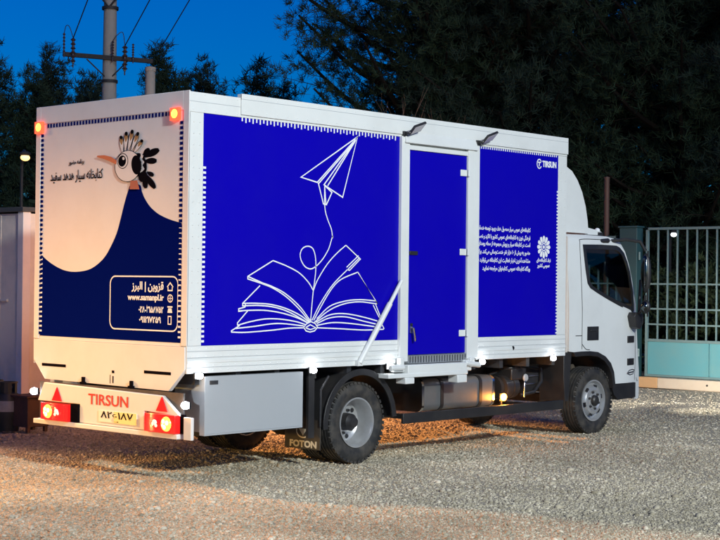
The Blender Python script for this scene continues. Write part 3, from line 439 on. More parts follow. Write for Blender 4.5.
# bumper
b = MB()
b.prism([(1.94, .797), (2.035, .622), (1.385, .622), (1.385, .452), (.46, .452), (.46, .622), (-.02, .605), (.215, .768)], 'x', -.085, -.05)
b.box(-.11, -.02, -.01, 2.07, .405, .449)
b.box(-.084, -.05, -.165, -.065, .405, .60)
bump = b.build('rear_bumper', rear_white, truck, bevel=.006)
b = MB().box(-.049, -.03, -.02, 2.05, .45, .80).build('bumper_backing', steel_dark, bump)
for y0, y1 in ((1.505, 1.915), (-.005, .395)):
    b = MB(); b.box(-.135, -.05, y0, y1, .455, .612, 0)
    s = 1 if y0 > 1 else -1; c = (y0 + y1) / 2
    o = c + s * .095
    b.lathe([(.066, -.0), (.060, -.012), (.03, -.018), (.0, -.019)], (-.135, o, .533), 'x', 22, 1)
    for dy, dz, rr in ((.022, .022, .020), (-.024, .012, .022), (.006, -.026, .021), (.03, -.012, .013)): b.ball((-.152, o + dy, .533 + dz), (.010, rr, rr), 10, 3)
    b.lathe([(.056, -.0), (.046, -.010), (.0, -.014)], (-.135, c - s * .045, .533), 'x', 6, 0)
    b.ball((-.146, c - s * .05, .540), (.010, .034, .026), 8, 2); b.ball((-.146, c - s * .03, .512), (.010, .018, .016), 8, 2); b.ball((-.146, c - s * .075, .525), (.010, .014, .02), 8, 2)
    for k in range(9): b.box(-.1375, -.1345, y0 + .012, y1 - .012, .466 + k * .0165, .470 + k * .0165, 0)
    for k in range(3): b.box(-.138, -.134, y0 + .05 + k * .1, y0 + .055 + k * .1, .462, .606, 0)
    b.build('tail_lamp', [lamp_red, lamp_yellow, lamp_white, lens_clear], bump, bevel=.006)
MB().box(-.10, -.05, 1.39, 1.503, .452, .62).build('lamp_bracket', black, bump); MB().box(-.07, -.05, -.064, -.006, .455, .62).build('lamp_bracket', black, bump)
for yc in (1.728, .215):
    b = MB(); b.prism([(yc - .08, .632), (yc + .08, .632), (yc, .765)], 'x', -.094, -.0855); b.build('warning_triangle', tri_red, bump, bevel=.004)
lettering('lettering', 'TIRSUN', .135, red_letter, bump, (-.0875, 1.255, .682), REAR, 'LEFT', .575, bold=.002)
b = MB(); b.box(-.093, -.0855, .552, 1.093, .485, .588, 0); b.box(-.0945, -.0932, .552, .87, .485, .588, 1)
pl = b.build('number_plate', [plate_yel, plate_yellow_part], bump, bevel=.003)
lettering('lettering', '۸۲ع۱۸۷', .085, black, pl, (-.0955, 1.06, .537), REAR, 'LEFT', .46, bold=.001)
# small marker lamps
def side_lamp(x, y, z, nm='side_lamp', m=led, r=.036, ax='y'):
    b = MB(); b.ball((x, y, z), (r, r * .8, r * .8), 14, 0)
    if ax == 'y': b.box(x - .045, x + .045, y + .012, y + .03, z - .028, z + .028, 1)
    else: b.box(x + .012, x + .03, y - .04, y + .04, z - .03, z + .03, 1)
    return b.build(nm, [m, plastic], truck)
for x in (.122, 1.548, 2.647, 4.136, 5.443): side_lamp(x, -.035, .945)
for y in (-.06, 2.13): side_lamp(-.06, y, .70, ax='x', r=.042)
for y in (.166, 2.158):
    b = MB(); b.box(-.032, -.005, y - .06, y + .06, 3.175, 3.285, 1); b.ball((-.028, y, 3.232), (.014, .045, .042), 14, 0)
    b.build('roof_marker_lamp', [marker_amber, marker_red], truck, bevel=.012)

# ---- side door
b = MB()
b.box(2.79, 2.912, -.032, .012, .985, 3.25); b.box(3.862, 4.06, -.030, .012, .985, 3.25)
b.box(3.862, 3.955, -.037, -.0305, .985, 3.2)
b.box(2.9125, 3.8615, -.028, .012, 3.122, 3.168)
b.prism([(-.0185, 3.30), (-.055, 3.215), (-.055, 3.186), (-.04, 3.186), (.011, 3.28)], 'x', 2.83, 4.0)
b.box(2.83, 4.0, -.018, .011, 3.186, 3.30)
b.build('door_frame', white, truck, bevel=.006)
b = MB(); b.box(2.915, 3.859, -.012, .011, 1.05, 3.12)
door = b.build('side_door', blue, truck, bevel=.004)
for z in (2.94, 2.108, 1.256):
    b = MB(); b.box(3.748, 3.858, -.022, -.0125, z - .034, z + .034); b.tube([(3.858, -.042, z - .038), (3.858, -.042, z + .038)], .011, 10)
    b.build('hinge', white, door, bevel=.006)
b = MB(); b.box(2.945, 2.985, -.03, -.0125, 1.27, 1.37); b.tube([(2.965, -.03, 1.33), (2.97, -.055, 1.32), (2.985, -.058, 1.24), (2.992, -.058, 1.19)], .012, 8)
b.build('handle', chrome, door)
b = MB(); b.box(2.935, 3.06, -.026, -.0125, 2.06, 2.10); b.build('latch', plastic, door, bevel=.004)
# sill, step and brackets
b = MB(); b.box(2.9125, 3.8615, -.03, .011, .962, 1.045)
for k in range(22): x = 2.935 + k * .0425; b.box(x, x + .014, -.035, -.0302, .972, 1.035, 1)
b.build('door_sill', [galv, chrome], truck)
b = MB()
b.box(2.84, 3.79, -.10, .16, .845, .955); b.box(2.54, 3.80, -.105, .10, .828, .872)
b.box(2.79, 2.93, -.11, .02, .765, .8275); b.box(3.62, 3.78, -.11, .02, .745, .8275)
b.box(2.68, 2.835, -.06, .0, .885, .96); b.tube([(2.60, -.07, .93), (2.80, -.07, .93)], .03, 10); b.box(2.74, 2.80, -.085, -.03, .95, 1.03)
b.box(3.80, 3.93, -.05, .0, .86, .975); b.tube([(3.80, -.06, .945), (4.05, -.06, .915)], .03, 10); b.box(3.88, 3.95, -.075, -.02, .90, 1.0)
b.build('fold_down_step', white, truck, bevel=.008)
b = MB(); b.tube([(2.79, -.045, 1.80), (2.19, -.03, .99)], .020, 10); b.tube([(2.62, -.041, 1.57), (2.19, -.03, .99)], .028, 10)
b.box(2.155, 2.225, -.045, -.004, .965, 1.02)
b.build('door_prop', white, truck)
# work lamps over the door
for x in (2.867, 4.061):
    b = MB(); M = Matrix.Rotation(R(-18), 4, 'Y') @ Matrix.Rotation(R(-38), 4, 'X')
    c = Vector((x + .05, -.12, 3.33))
    b.obox(c, (.185, .13, .024), M, 0)
    for q in (1, -1): b.obox(c + M @ Vector((0, -.0, .0128 * q)), (.160, .108, .004), M, 1)
    b.tube([(x - .03, -.018, 3.27), (x - .03, -.09, 3.28), (x, -.11, 3.32)], .014, 8, 0)
    b.box(x - .06, x + .0, -.04, -.0185, 3.245, 3.30, 0)
    b.build('work_lamp', [plastic, work_face], truck, bevel=.003)
MB().ball((4.72, -.004, 1.075), (.024, .008, .024), 12).build('filler_hole', black, truck)

# ---- tool locker under the floor
b = MB(); b.box(.205, 1.43, -.012, .055, .414, .935); b.box(.30, 1.35, .056, .50, .43, .90)
b.box(.225, 1.41, -.016, -.0125, .43, .434); b.box(.26, .36, -.0155, -.0125, .862, .898, 1)
lock = b.build('tool_locker', [tirsun_panel, steel_dark], truck, bevel=.006)
b = MB(); b.prism([(.056, .934), (.17, .80), (.13, .70), (.056, .68)], 'x', .205, .22); b.build('locker_gusset', tirsun_panel, lock)

# ---- chassis
b = MB()
for y in (.66, 1.49): b.box(.05, 7.2, y, y + .075, .60, .80)
for x in (.1, 1.2, 2.0, 2.6, 3.3, 4.5, 5.4, 6.3): b.box(x, x + .06, .735, 1.49, .62, .78)
for k in range(12): b.box(.15 + k * .49, .21 + k * .49, .06, W - .06, .86, .965)
b.box(.05, 5.65, .62, .76, .80, .86); b.box(.05, 5.65, 1.47, 1.61, .80, .86)
b.build('chassis_frame', steel_dark, truck)
b = MB()
b.tube([(2.295, .3, .4), (2.295, 1.93, .4)], .07, 14); b.ball((2.295, 1.1, .4), (.22, .17, .2), 16)
b.tube([(2.3, 1.1, .42), (4.6, 1.1, .58)], .05, 10)
for y in (.70, 1.53):
    for k in range(4): b.tube([(1.65, y, .66 - k * .02), (2.295, y, .50 - k * .02), (2.95, y, .66 - k * .02)], .02, 6)
b.build('axle', steel_dark, truck)
b = MB(); b.tube([(6.568, .35, .4), (6.568, 1.88, .4)], .05, 10); b.box(6.5, 6.64, .6, 1.63, .34, .44)
for y in (.70, 1.53): b.tube([(6.0, y, .60), (6.568, y, .46), (7.15, y, .58)], .025, 6)
b.build('axle', steel_dark, truck)
b = MB(); b.box(4.6, 6.9, .8, 1.45, .48, .98); b.tube([(4.2, 1.1, .62), (4.7, 1.1, .62)], [.16, .26], 14)
b.build('gearbox', steel_dark, truck, bevel=.03)
# fuel tank
b = MB(); pr = []
for cy, cz, a0 in ((.60, .70, 0), (.26, .70, 90), (.26, .51, 180), (.60, .51, 270)):
    for k in range(6): q = R(a0 + 18 * k); pr.append((cy + .075 * math.cos(q), cz + .075 * math.sin(q)))
b.prism(pr, 'x', 3.40, 4.62, 0)
tank = b.build('fuel_tank', tank_alu, truck, smooth=50)
sc = lambda k: [((p[0] - .43) * k + .43, (p[1] - .605) * k + .605) for p in pr]
for x in (3.70, 4.36): b = MB(); b.prism(sc(1.03), 'x', x, x + .05, 0); b.build('tank_strap', plastic, tank)
for x in (3.395, 4.60): b = MB(); b.prism(sc(1.02), 'x', x, x + .035, 0); b.build('tank_rim', chrome, tank)
b = MB(); b.tube([(4.0, .24, .78), (4.0, .2, .81)], .05, 14); b.build('filler_cap', plastic, tank)
b = MB(); b.ball((4.735, .13, .530), (.05, .026, .042), 14, 0); b.box(4.685, 4.79, .145, .17, .49, .57, 1); b.tube([(4.735, .165, .5), (4.735, .165, .42)], .012, 6, 1)
b.build('side_marker_lamp', [amber, plastic], truck)
# air tank, filters, battery box, hoses
b = MB(); b.tube([(4.80, .34, .62), (5.15, .34, .62)], .13, 18); b.tube([(4.85, .30, .62), (4.88, .30, .62)], .137, 18)
b.tube([(5.05, .34, .62), (5.08, .34, .62)], .137, 18); b.build('air_tank', plastic, truck)
b = MB(); b.box(5.0, 5.28, .22, .6, .70, .83); b.ball((5.14, .41, .83), (.14, .17, .04), 12); b.tube([(5.24, .22, .72), (5.24, .19, .72)], .045, 14, 1)
b.build('air_filter', [plastic, tirsun_panel], truck, bevel=.02)
b = MB(); b.box(5.34, 5.62, .30, .62, .56, .76); b.box(5.34, 5.60, .28, .298, .72, .735, 1); b.box(5.36, 5.58, .28, .298, .63, .645, 1)
b.tube([(5.28, .30, .52), (5.45, .24, .55), (5.62, .26, .66), (5.72, .34, .8)], .022, 8); b.tube([(4.78, .5, .72), (5.3, .36, .86), (5.75, .4, .8)], .02, 8)
b.tube([(5.2, .19, .50), (5.2, .19, .66), (5.26, .22, .72)], .012, 8, 1)
b.build('battery_box', [plastic, chrome], truck, bevel=.01)
# side guard rail
b = MB(); b.box(2.97, 5.80, .07, .10, .345, .45)
for x in (3.1, 4.1, 5.3): b.box(x, x + .05, .1, .70, .38, .43); b.box(x, x + .05, .62, .66, .4, .65)
b.build('side_guard', plastic, truck, bevel=.006)
b = MB(); b.box(2.97, 5.80, W - .10, W - .07, .355, .62); b.box(3.0, 5.75, W - .16, W - .101, .36, .93); b.build('far_light_screen', plastic, truck, bevel=.006)  # unseen far-side panel, added to hold back warm light passing under the truck
b = MB(); b.box(.205, 1.43, W - .055, W + .012, .414, .935); b.box(.30, 1.35, W - .5, W - .056, .43, .90); b.build('tool_locker', tirsun_panel, truck, bevel=.006)
# ---- mudguards
def arc_guard(name, cx, cz, r, y0, y1, a0, a1, th=.022, lip=.03):
    b = MB(); n = 22; ang = [R(a0 + (a1 - a0) * k / n) for k in range(n + 1)]
    pts = [(cx + r * math.cos(a), cz + r * math.sin(a)) for a in ang] + [(cx + (r - th) * math.cos(a), cz + (r - th) * math.sin(a)) for a in ang[::-1]]
    b.prism(pts, 'y', y0, y1)
    pts = [(cx + (r + .012) * math.cos(a), cz + (r + .012) * math.sin(a)) for a in ang] + [(cx + (r - th - lip) * math.cos(a), cz + (r - th - lip) * math.sin(a)) for a in ang[::-1]]
    b.prism(pts, 'y', y0 - .022, y0 - .001)
    return b.build(name, plastic, truck, smooth=40, bevel=.004)
arc_guard('rear_mudguard', 2.29, .40, .52, .05, .62, 4, 184)
arc_guard('rear_mudguard', 2.29, .40, .52, W - .62, W - .05, 4, 184)
b = MB(); b.box(1.55, 1.63, .03, .06, .30, .93); b.tube([(1.70, .02, .40), (1.70, .015, .75), (1.80, .01, .88)], .012, 8)
b.box(1.60, 1.66, .06, .6, .45, .93)
b.build('mudguard_bracket', plastic, truck)
for s in (0, 1):
    y0 = .02 if not s else W - .49
    b = MB(); b.box(1.70, 1.712, y0, y0 + .47, .175, .46)
    fl = b.build('mud_flap', flap_rub, truck)
    if not s:
        lettering('lettering', 'FOTON', .085, flap_print, fl, (1.6985, .425, .222), REAR, 'LEFT', .36, bold=.004)
        e = MB(); lf = lambda y, z: (1.6985, y, z); cy, cz = .245, .345
        e.ribbon([(cy + .085 * math.cos(R(a)), cz + .062 * math.sin(R(a))) for a in range(-195, 20, 15)], .013, lf)
        e.poly([(cy - .055, cz + .022), (cy + .055, cz + .022), (cy, cz - .045)], lf)
        e.build('shield_emblem', flap_print, fl, smooth=0)

# ---- wheels
def tyre_mesh(name, w=.225, ro=.40, ri=.238):
    b = MB(); h = w / 2
    prof = [(ri, -h * .80), (ri + .03, -h * .93), (ri + .08, -h), (ro - .05, -h * .97), (ro - .014, -h * .86), (ro - .003, -h * .78)]
    for k in (-.55, -.2, .2, .55):
        prof += [(ro, h * (k - .07)), (ro - .010, h * (k - .045)), (ro - .010, h * (k + .045)), (ro, h * (k + .07))]
    prof += [(ro - .003, h * .78), (ro - .014, h * .86), (ro - .05, h * .97), (ri + .08, h), (ri + .03, h * .93), (ri, h * .80)]
    b.lathe(prof, (0, 0, 0), 'y', 64, 0, closed=True)
    for sgn in (-1, 1):
        for k in range(44):                                          # shoulder lugs
            q = 2 * math.pi * k / 44
            M = Matrix.Rotation(q, 4, 'Y')
            b.obox(M @ Vector((ro - .012, sgn * h * .86, 0)), (.022, h * .24, .034), M, 0)
    return b
def dished_rim(front):
    b = MB(); R0 = .243
    if front:                                                         # convex disc pushed outward (towards -y)
        b.lathe([(R0, -.095), (R0 + .004, -.108), (R0 - .012, -.108), (R0 - .022, -.085), (R0 - .03, -.06), (.188, -.055), (.176, -.088), (.16, -.108), (.125, -.112), (.105, -.100), (.085, -.100), (.08, -.11), (.0, -.112), (0, .02), (.2, .06), (R0, .09)], (0, 0, 0), 'y', 56, 0, closed=True)
        for k in range(6):
            q = k * math.pi / 3 + .3; c = (.152 * math.cos(q), -.1105, .152 * math.sin(q))
            M = Matrix.Rotation(-q, 4, 'Y')
            b.obox(Vector((.172 * math.cos(q), -.094, .172 * math.sin(q))), (.030, .022, .05), M, 1)
            q2 = q + .5
            b.tube([(.1 * math.cos(q2), -.10, .1 * math.sin(q2)), (.1 * math.cos(q2), -.125, .1 * math.sin(q2))], .014, 6, 2)
        b.lathe([(.066, -.11), (.062, -.14), (.045, -.155), (.0, -.158)], (0, 0, 0), 'y', 24, 1)
    else:                                                             # deep dish for a twin rear wheel
        b.lathe([(R0, -.095), (R0 + .004, -.108), (R0 - .010, -.108), (R0 - .022, -.085), (R0 - .032, -.02), (.198, .02), (.188, .055), (.165, .07), (.10, .062), (.0, .060), (0, .08), (.2, .09), (R0, .09)], (0, 0, 0), 'y', 56, 0, closed=True)
        for k in range(6):
            q = k * math.pi / 3 + .15
            b.tube([(.152 * math.cos(q), .072, .152 * math.sin(q)), (.152 * math.cos(q), .058, .152 * math.sin(q))], .022, 12, 1)
            q2 = q + .52
            b.tube([(.115 * math.cos(q2), .065, .115 * math.sin(q2)), (.115 * math.cos(q2), .03, .115 * math.sin(q2))], .014, 6, 1)
        b.lathe([(.088, .062), (.082, -.03), (.06, -.055), (.05, -.075), (.0, -.078)], (0, 0, 0), 'y', 24, 1)
    return b
def wheel(x, y, front, flip):
    t = bpy.data.objects.new('wheel', None); COL.objects.link(t); t.parent = truck; t.location = (x, y, .40); t.rotation_euler = (0, R(37 * x), math.pi if flip else 0)
    return t
wdata = {}
for x, y, front, flip in ((2.295, .195, 0, 0), (2.295, .47, 0, 1), (2.295, W - .195, 0, 1), (2.295, W - .47, 0, 0), (6.568, .275, 1, 0), (6.568, W - .275, 1, 1)):
    t = wheel(x, y, front, flip)
    if 'tyre' not in wdata:
        wdata['tyre'] = tyre_mesh('tyre').build('tyre', rubber, t, smooth=30)
        for k in (0, 1): wdata[k] = None
    else:
        c = wdata['tyre'].copy(); COL.objects.link(c); c.parent = t
    if wdata[front] is None: wdata[front] = dished_rim(front).build('rim', [rim_silver, plastic, steel_dark], t, smooth=30)
    else:
        c = wdata[front].copy(); COL.objects.link(c); c.parent = t

# ---- cab
OUT = [(5.97, 1.0), (5.97, 1.7), (5.97, 2.25), (5.99, 2.335), (6.05, 2.365), (6.5, 2.372), (6.88, 2.368), (7.02, 2.345), (7.12, 2.295), (7.22, 2.19), (7.31, 2.02), (7.40, 1.78), (7.465, 1.55), (7.51, 1.25),
       (7.565, .95), (7.625, .72), (7.635, .46), (7.61, .375), (7.46, .375), (7.43, .585), (6.95, .585), (6.92, .73), (6.85, .84), (6.73, .925), (6.57, .98), (6.40, .995), (6.2, .995), (6.08, .99)]
WIN = [(6.315, 2.242), (6.70, 2.250), (7.02, 2.246), (7.09, 2.226), (7.18, 2.165), (7.25, 2.06), (7.31, 1.943), (7.375, 1.70), (7.392, 1.56), (7.385, 1.49), (7.355, 1.462), (7.05, 1.535), (6.80, 1.612), (6.60, 1.68), (6.43, 1.745), (6.375, 1.80), (6.345, 1.954)]
def yo(x, z):
    y = .12
    if z > 1.45: y += .055 * ((z - 1.45) / .9) ** 1.4
    if z > 2.28: y += .05 * ((z - 2.28) / .09) ** 2
    if x > 7.12: y += .065 * ((x - 7.12) / .44) ** 2
    return y
def cab_side(mirror):
    bm = bmesh.new(); ed = []
    for loop in (OUT, WIN):
        vs = [bm.verts.new((x, 0, z)) for x, z in loop]
        ed += [bm.edges.new((vs[i], vs[(i + 1) % len(vs)])) for i in range(len(vs))]
    bmesh.ops.triangle_fill(bm, use_beauty=True, edges=ed)
    for z in (.7, .9, 1.1, 1.3, 1.45, 1.6, 1.75, 1.9, 2.05, 2.2, 2.28, 2.31, 2.34):
        bmesh.ops.bisect_plane(bm, geom=bm.verts[:] + bm.edges[:] + bm.faces[:], plane_co=(0, 0, z), plane_no=(0, 0, 1))
    for x in (6.2, 6.5, 6.8, 7.05, 7.12, 7.2, 7.28, 7.35, 7.42, 7.48, 7.52):
        bmesh.ops.bisect_plane(bm, geom=bm.verts[:] + bm.edges[:] + bm.faces[:], plane_co=(x, 0, 0), plane_no=(1, 0, 0))
    bmesh.ops.remove_doubles(bm, verts=bm.verts, dist=.0008)
    for f in bm.faces:
        if f.normal.y > 0: f.normal_flip()
    g = bmesh.ops.extrude_face_region(bm, geom=bm.faces[:])
    vin = {v for v in g['geom'] if isinstance(v, bmesh.types.BMVert)}
    for v in bm.verts:
        y = yo(v.co.x, v.co.z) + (.035 if v in vin else 0)
        v.co.y = W - y if mirror else y
    bmesh.ops.recalc_face_normals(bm, faces=bm.faces)
    return bm
cab = bpy.data.objects.new('cab', None); COL.objects.link(cab); cab.parent = truck
for mir in (0, 1):
    bm = cab_side(mir); me = bpy.data.meshes.new('cab_side'); bm.to_mesh(me); bm.free(); me.materials.append(white)
    me.polygons.foreach_set('use_smooth', [True] * len(me.polygons)); me.set_sharp_from_angle(angle=R(28))
    o = bpy.data.objects.new('cab_side', me); COL.objects.link(o); o.parent = cab
    g = lambda y: (W - y) if mir else y
    # window pane, rubber surround, shut lines
    b = MB(); b.add([(x, g(yo(x, z) + .012), z) for x, z in WIN], [tuple(range(len(WIN)))]); b.build('side_window', win_glass, cab, smooth=0)
    b = MB(); k = len(WIN); cxw, czw = 6.87, 1.9
    inn = [(x + (cxw - x) * .085, z + (czw - z) * .12) for x, z in WIN]; ou = [(x - (cxw - x) * .03, z - (czw - z) * .04) for x, z in WIN]
    b.add([(x, g(yo(x, z) - .004), z) for x, z in ou] + [(x, g(yo(x, z) - .006), z) for x, z in inn], [(i, (i + 1) % k, (i + 1) % k + k, i + k) for i in range(k)])
    b.build('window_rubber', plastic, cab)
    b = MB()
    for L in ([(6.235, 1.02), (6.235, 1.5), (6.235, 2.0), (6.24, 2.27), (6.28, 2.315), (6.6, 2.325), (6.95, 2.32)], [(6.235, 1.08), (6.32, 1.02), (6.4, 1.01)], [(7.452, 1.45), (7.45, 1.2), (7.46, .9), (7.44, .61)], [(6.10, 1.18), (6.235, 1.18)], [(7.50, .64), (7.53, .60), (7.56, .60)]):
        b.ribbon([tuple(p) for p in crom(L, 6)], .007, lambda x, z: (x, g(yo(x, z) - .004), z))
    b.build('panel_gap', black, cab, smooth=0)
    b = MB(); 
    def plate(x0, x1, z0, z1, m=0, d=.012):
        xm, zm = (x0 + x1) / 2, (z0 + z1) / 2
        vs = [(x, g(yo(x, z) - e), z) for e in (-.005, d) for z in (z0, z1) for x in (x0, x1)]
        b.add(vs, [(0, 2, 3, 1), (4, 5, 7, 6), (0, 1, 5, 4), (2, 6, 7, 3), (0, 4, 6, 2), (1, 3, 7, 5)], m)
    plate(6.345, 6.585, 1.12, 1.285, 0, .006)
    b.build('door_handle', plastic, cab, bevel=.004)
    b = MB(); plate(6.40, 6.55, 1.225, 1.25, 0, .016); b.build('handle_grip', plastic, cab, bevel=.003)
    b = MB(); plate(7.225, 7.40, 1.075, 1.158); plate(7.225, 7.40, .80, .882); 
    for z in (1.10, 1.125, .825, .85): plate(7.235, 7.39, z, z + .008, 0, .017)
    b.build('side_vent', plastic, cab, bevel=.003)
    b = MB(); b.ribbon([(7.22, .70), (7.28, .735), (7.36, .745), (7.43, .735), (7.40, .69), (7.30, .68), (7.22, .70)], .012, lambda x, z: (x, g(yo(x, z) - .003), z))
    b.ribbon([(7.25, .705), (7.41, .715)], .018, lambda x, z: (x, g(yo(x, z) - .003), z)); b.build('badge', chrome, cab, smooth=0)
    b = MB(); b.prism([(6.90, .583), (7.44, .583), (7.44, .40), (7.05, .385), (6.96, .45)], 'y', g(.135), g(.42)); b.box(7.0, 7.42, min(g(.132), g(.134)), max(g(.132), g(.134)), .53, .535)
    b.build('boarding_step', plastic, cab, bevel=.01)
    # wheel-arch liner
    b = MB(); arc = [(6.05, .99), (6.2, .995), (6.40, .995), (6.57, .98), (6.73, .925), (6.85, .84), (6.92, .73), (6.95, .585)]
    arcin = [(x + (6.5 - x) * .10, z - .055) for x, z in arc]
    b.prism(arc + arcin[::-1], 'y', g(.108), g(.62)); b.prism([(5.90, .99), (6.06, .99), (6.04, .80), (6.0, .42), (5.93, .42), (5.90, .7)], 'y', g(.14), g(.5))
    b.build('arch_liner', plastic, cab, bevel=.006)
# skin across the cab: rear wall, roof, windscreen, front
def strip(pts, n=14, bul=0., crown=0.):
    b = MB(); vs = []
    for x, z in pts:
        y0 = yo(x, z) + .002; y1 = W - y0
        for k in range(n + 1):
            t = k / n; e = 1 - (2 * t - 1) ** 2
            vs.append((x + bul * e * (1 if z < 2.3 else max(0, (x - 6.9) / .4)), y0 + (y1 - y0) * t, z + crown * e))
    m = n + 1
    b.add(vs, [(i * m + k, i * m + k + 1, (i + 1) * m + k + 1, (i + 1) * m + k) for i in range(len(pts) - 1) for k in range(n)])
    return b
strip(OUT[3:9], crown=.05).build('cab_roof', white, cab)
strip(OUT[8:13], bul=.09, crown=.0).build('windscreen', win_glass, cab)
strip(OUT[12:19], bul=.09).build('front_panel', white, cab)
b = MB(); b.box(5.965, 5.985, .15, W - .15, .95, 2.34); b.build('cab_rear_wall', white, cab)
b = MB(); b.box(6.0, 7.4, .2, W - .2, .98, 1.06); b.box(7.05, 7.42, .25, W - .25, 1.06, 1.42)
b.tube([(6.95 + .05 * math.sin(a), 1.62 + .2 * math.cos(a), 1.42 + .17 * math.sin(a)) for a in [k * math.pi / 12 for k in range(24)]], .014, 6, closed=True)
b.tube([(6.95, 1.62, 1.42), (7.1, 1.62, 1.3)], .025, 8)
b.build('dashboard', seat_dark, cab)
for y in (.45, 1.05, 1.6):
    b = MB(); b.box(6.3, 6.75, y - .22, y + .22, 1.07, 1.22); b.prism([(6.18, 1.2), (6.32, 1.2), (6.24, 1.75), (6.14, 1.75)], 'y', y - .21, y + .21); b.box(6.13, 6.22, y - .12, y + .12, 1.76, 1.93)
    b.build('seat', seat_dark, cab, bevel=.03)
# roof fairing
b = MB(); fp = [(6.02, 3.235), (6.13, 3.225), (6.26, 3.17), (6.38, 3.06), (6.48, 2.915), (6.555, 2.74), (6.60, 2.56), (6.62, 2.40)]
rows = []
for x, z in fp:
    row = []
    for k in range(25):
        t = k / 24; u = 2 * t - 1; e = abs(u) ** 5
        row.append((x + .16 * (1 - u * u) * (1 if x > 6.05 else 0), .30 + 1.63 * t, z - .05 * e * (z - 2.3)))
    rows.append(row)
vs = [p for r in rows for p in r]
b.add(vs, [(i * 25 + k, i * 25 + k + 1, (i + 1) * 25 + k + 1, (i + 1) * 25 + k) for i in range(len(fp) - 1) for k in range(24)])
for y in (.30, 1.93):
    b.add([(x, y, z - .05 * (z - 2.3)) for x, z in fp] + [(6.02, y, 2.40)], [tuple(range(len(fp) + 1))])
b.prism([(6.58, 2.385), (6.62, 2.47), (6.78, 2.45), (6.93, 2.425), (6.96, 2.385)], 'y', .32, 1.91)
b.build('roof_fairing', white, cab, smooth=50)
b = MB(); b.ball((6.90, .36, 2.44), (.035, .035, .035), 12, 1); b.box(6.85, 6.95, .31, .41, 2.375, 2.42, 0); b.build('clearance_lamp', [plastic, print_white], cab)
for mir in (0, 1):
    g = lambda y: (W - y) if mir else y
    b = MB(); b.ball((7.60, g(.42), .80), (.06, .17, .085), 16, 0); b.build('headlight', head_lens, cab)
    b = MB(); b.box(7.52, 7.66, min(g(.24), g(.62)), max(g(.24), g(.62)), .68, .70); b.build('headlight_trim', plastic, cab)
b = MB(); b.box(7.56, 7.73, .26, W - .26, .385, .66); b.build('front_bumper', white, cab, bevel=.02)
b = MB(); b.box(7.60, 7.69, .70, W - .70, .74, 1.0)
for k in range(4): b.box(7.69, 7.70, .72, W - .72, .77 + k * .06, .79 + k * .06)
b.build('radiator_grille', plastic, cab, bevel=.01)
# mirrors
for mir in (0, 1):
    g = lambda y: (W - y) if mir else y
    b = MB(); b.tube([(6.70, g(.20), 2.30), (6.85, g(.17), 2.315)], .03, 8)
    b.tube([(6.95, g(.19), 2.315), (7.08, g(.06), 2.335), (7.20, g(-.06), 2.31), (7.26, g(-.10), 2.20)], .022, 8)
    b.tube([(7.38, g(.16), 1.42), (7.30, g(.0), 1.44), (7.27, g(-.09), 1.52), (7.265, g(-.10), 1.66)], .016, 8)
    b.tube([(7.27, g(-.13), 2.2), (7.27, g(-.13), 1.4)], .011, 8)
    b.build('mirror_arm', plastic, cab)
    b = MB(); b.ball((7.275, g(-.10), 1.93), (.05, .068, .245), 16, 0); b.ball((7.252, g(-.10), 1.94), (.036, .050, .205), 16, 1)
    b.ball((7.275, g(-.10), 1.52), (.045, .066, .085), 14, 0); b.ball((7.255, g(-.10), 1.52), (.036, .05, .066), 14, 1)
    b.build('wing_mirror', [plastic, mirror_glass], cab)
    b = MB(); b.prism([(7.22, 1.40), (7.26, 1.45), (7.42, 1.43), (7.43, 1.33), (7.36, 1.24), (7.27, 1.27)], 'y', g(.13), g(.02)); b.tube([(7.36, g(.05), 1.42), (7.38, g(.04), 1.85)], .02, 8)
    b.build('kerb_mirror', plastic, cab, bevel=.02)

# ================================================================ THE YARD
# ---- gate across the far end (plane x = 14.4)
def gate_leaf(label, y0, y1, ztop, flush):
    t = thing('metal_gate', label, 'gate', (14.4, (y0 + y1) / 2, 0), 'leaves of the yard gate')
    ox, oy = 14.4, (y0 + y1) / 2
    a, c = y0 - oy, y1 - oy
    b = MB(); b.box(-.025, .025, a, c, ztop - .045, ztop); b.box(-.02, .02, a, c, .80, .85); b.box(-.02, .02, a, c, .19, .23)
    b.box(-.025, .025, a, a + .05, .19, ztop); b.box(-.025, .025, c - .05, c, .19, ztop)
    b.build('frame', teal_bar, t, bevel=.004)
    b = MB()
    n = int(round((c - a) / .199))
    for i in range(1, n): y = c - .05 - i * (c - a - .08) / n; b.box(-.012, .012, y - .0125, y + .0125, .8505, ztop - .0455)
    for z in (1.105, 1.375, 1.81): b.box(-.0165, -.0125, a + .05, c - .05, z - .014, z + .014)
    b.build('bar', teal_bar, t)
    b = MB()
    yy = c - .05; 
    while yy > a + .1:
        y2 = max(a + .05, yy - 1.21); b.box(-.006, .006, y2 + .006, yy - .006, .2305, .7995); b.box(-.014, -.0065, y2 + .006, y2 + .03, .235, .795); b.box(-.014, -.0065, yy - .03, yy - .006, .235, .795); yy = y2
    b.build('sheet_panel', teal, t)
    return t
gate_leaf('tall barred gate leaf with turquoise sheet panels beside the truck cab', .2, 4.29, 2.80, 1)
gate_leaf('barred gate leaf mostly hidden behind the truck cab', 4.86, 8.9, 2.66, 0)
t = thing('gate_post', 'dark teal box post between the two gate leaves beside the cab', 'gate post', (14.38, 4.57, 0))
b = MB(); b.box(-.10, .10, -.16, .20, 0, 2.80); b.build('shaft', pillar_teal, t, bevel=.008)
b = MB(); b.box(-.12, .12, -.18, .22, 2.80, 2.83); b.build('cap', pillar_teal, t, bevel=.005)
for z in (.6, 2.3):
    b = MB(); b.tube([(-.06, -.19, z - .07), (-.06, -.19, z + .07)], .02, 10); b.build('hinge', teal_bar, t)
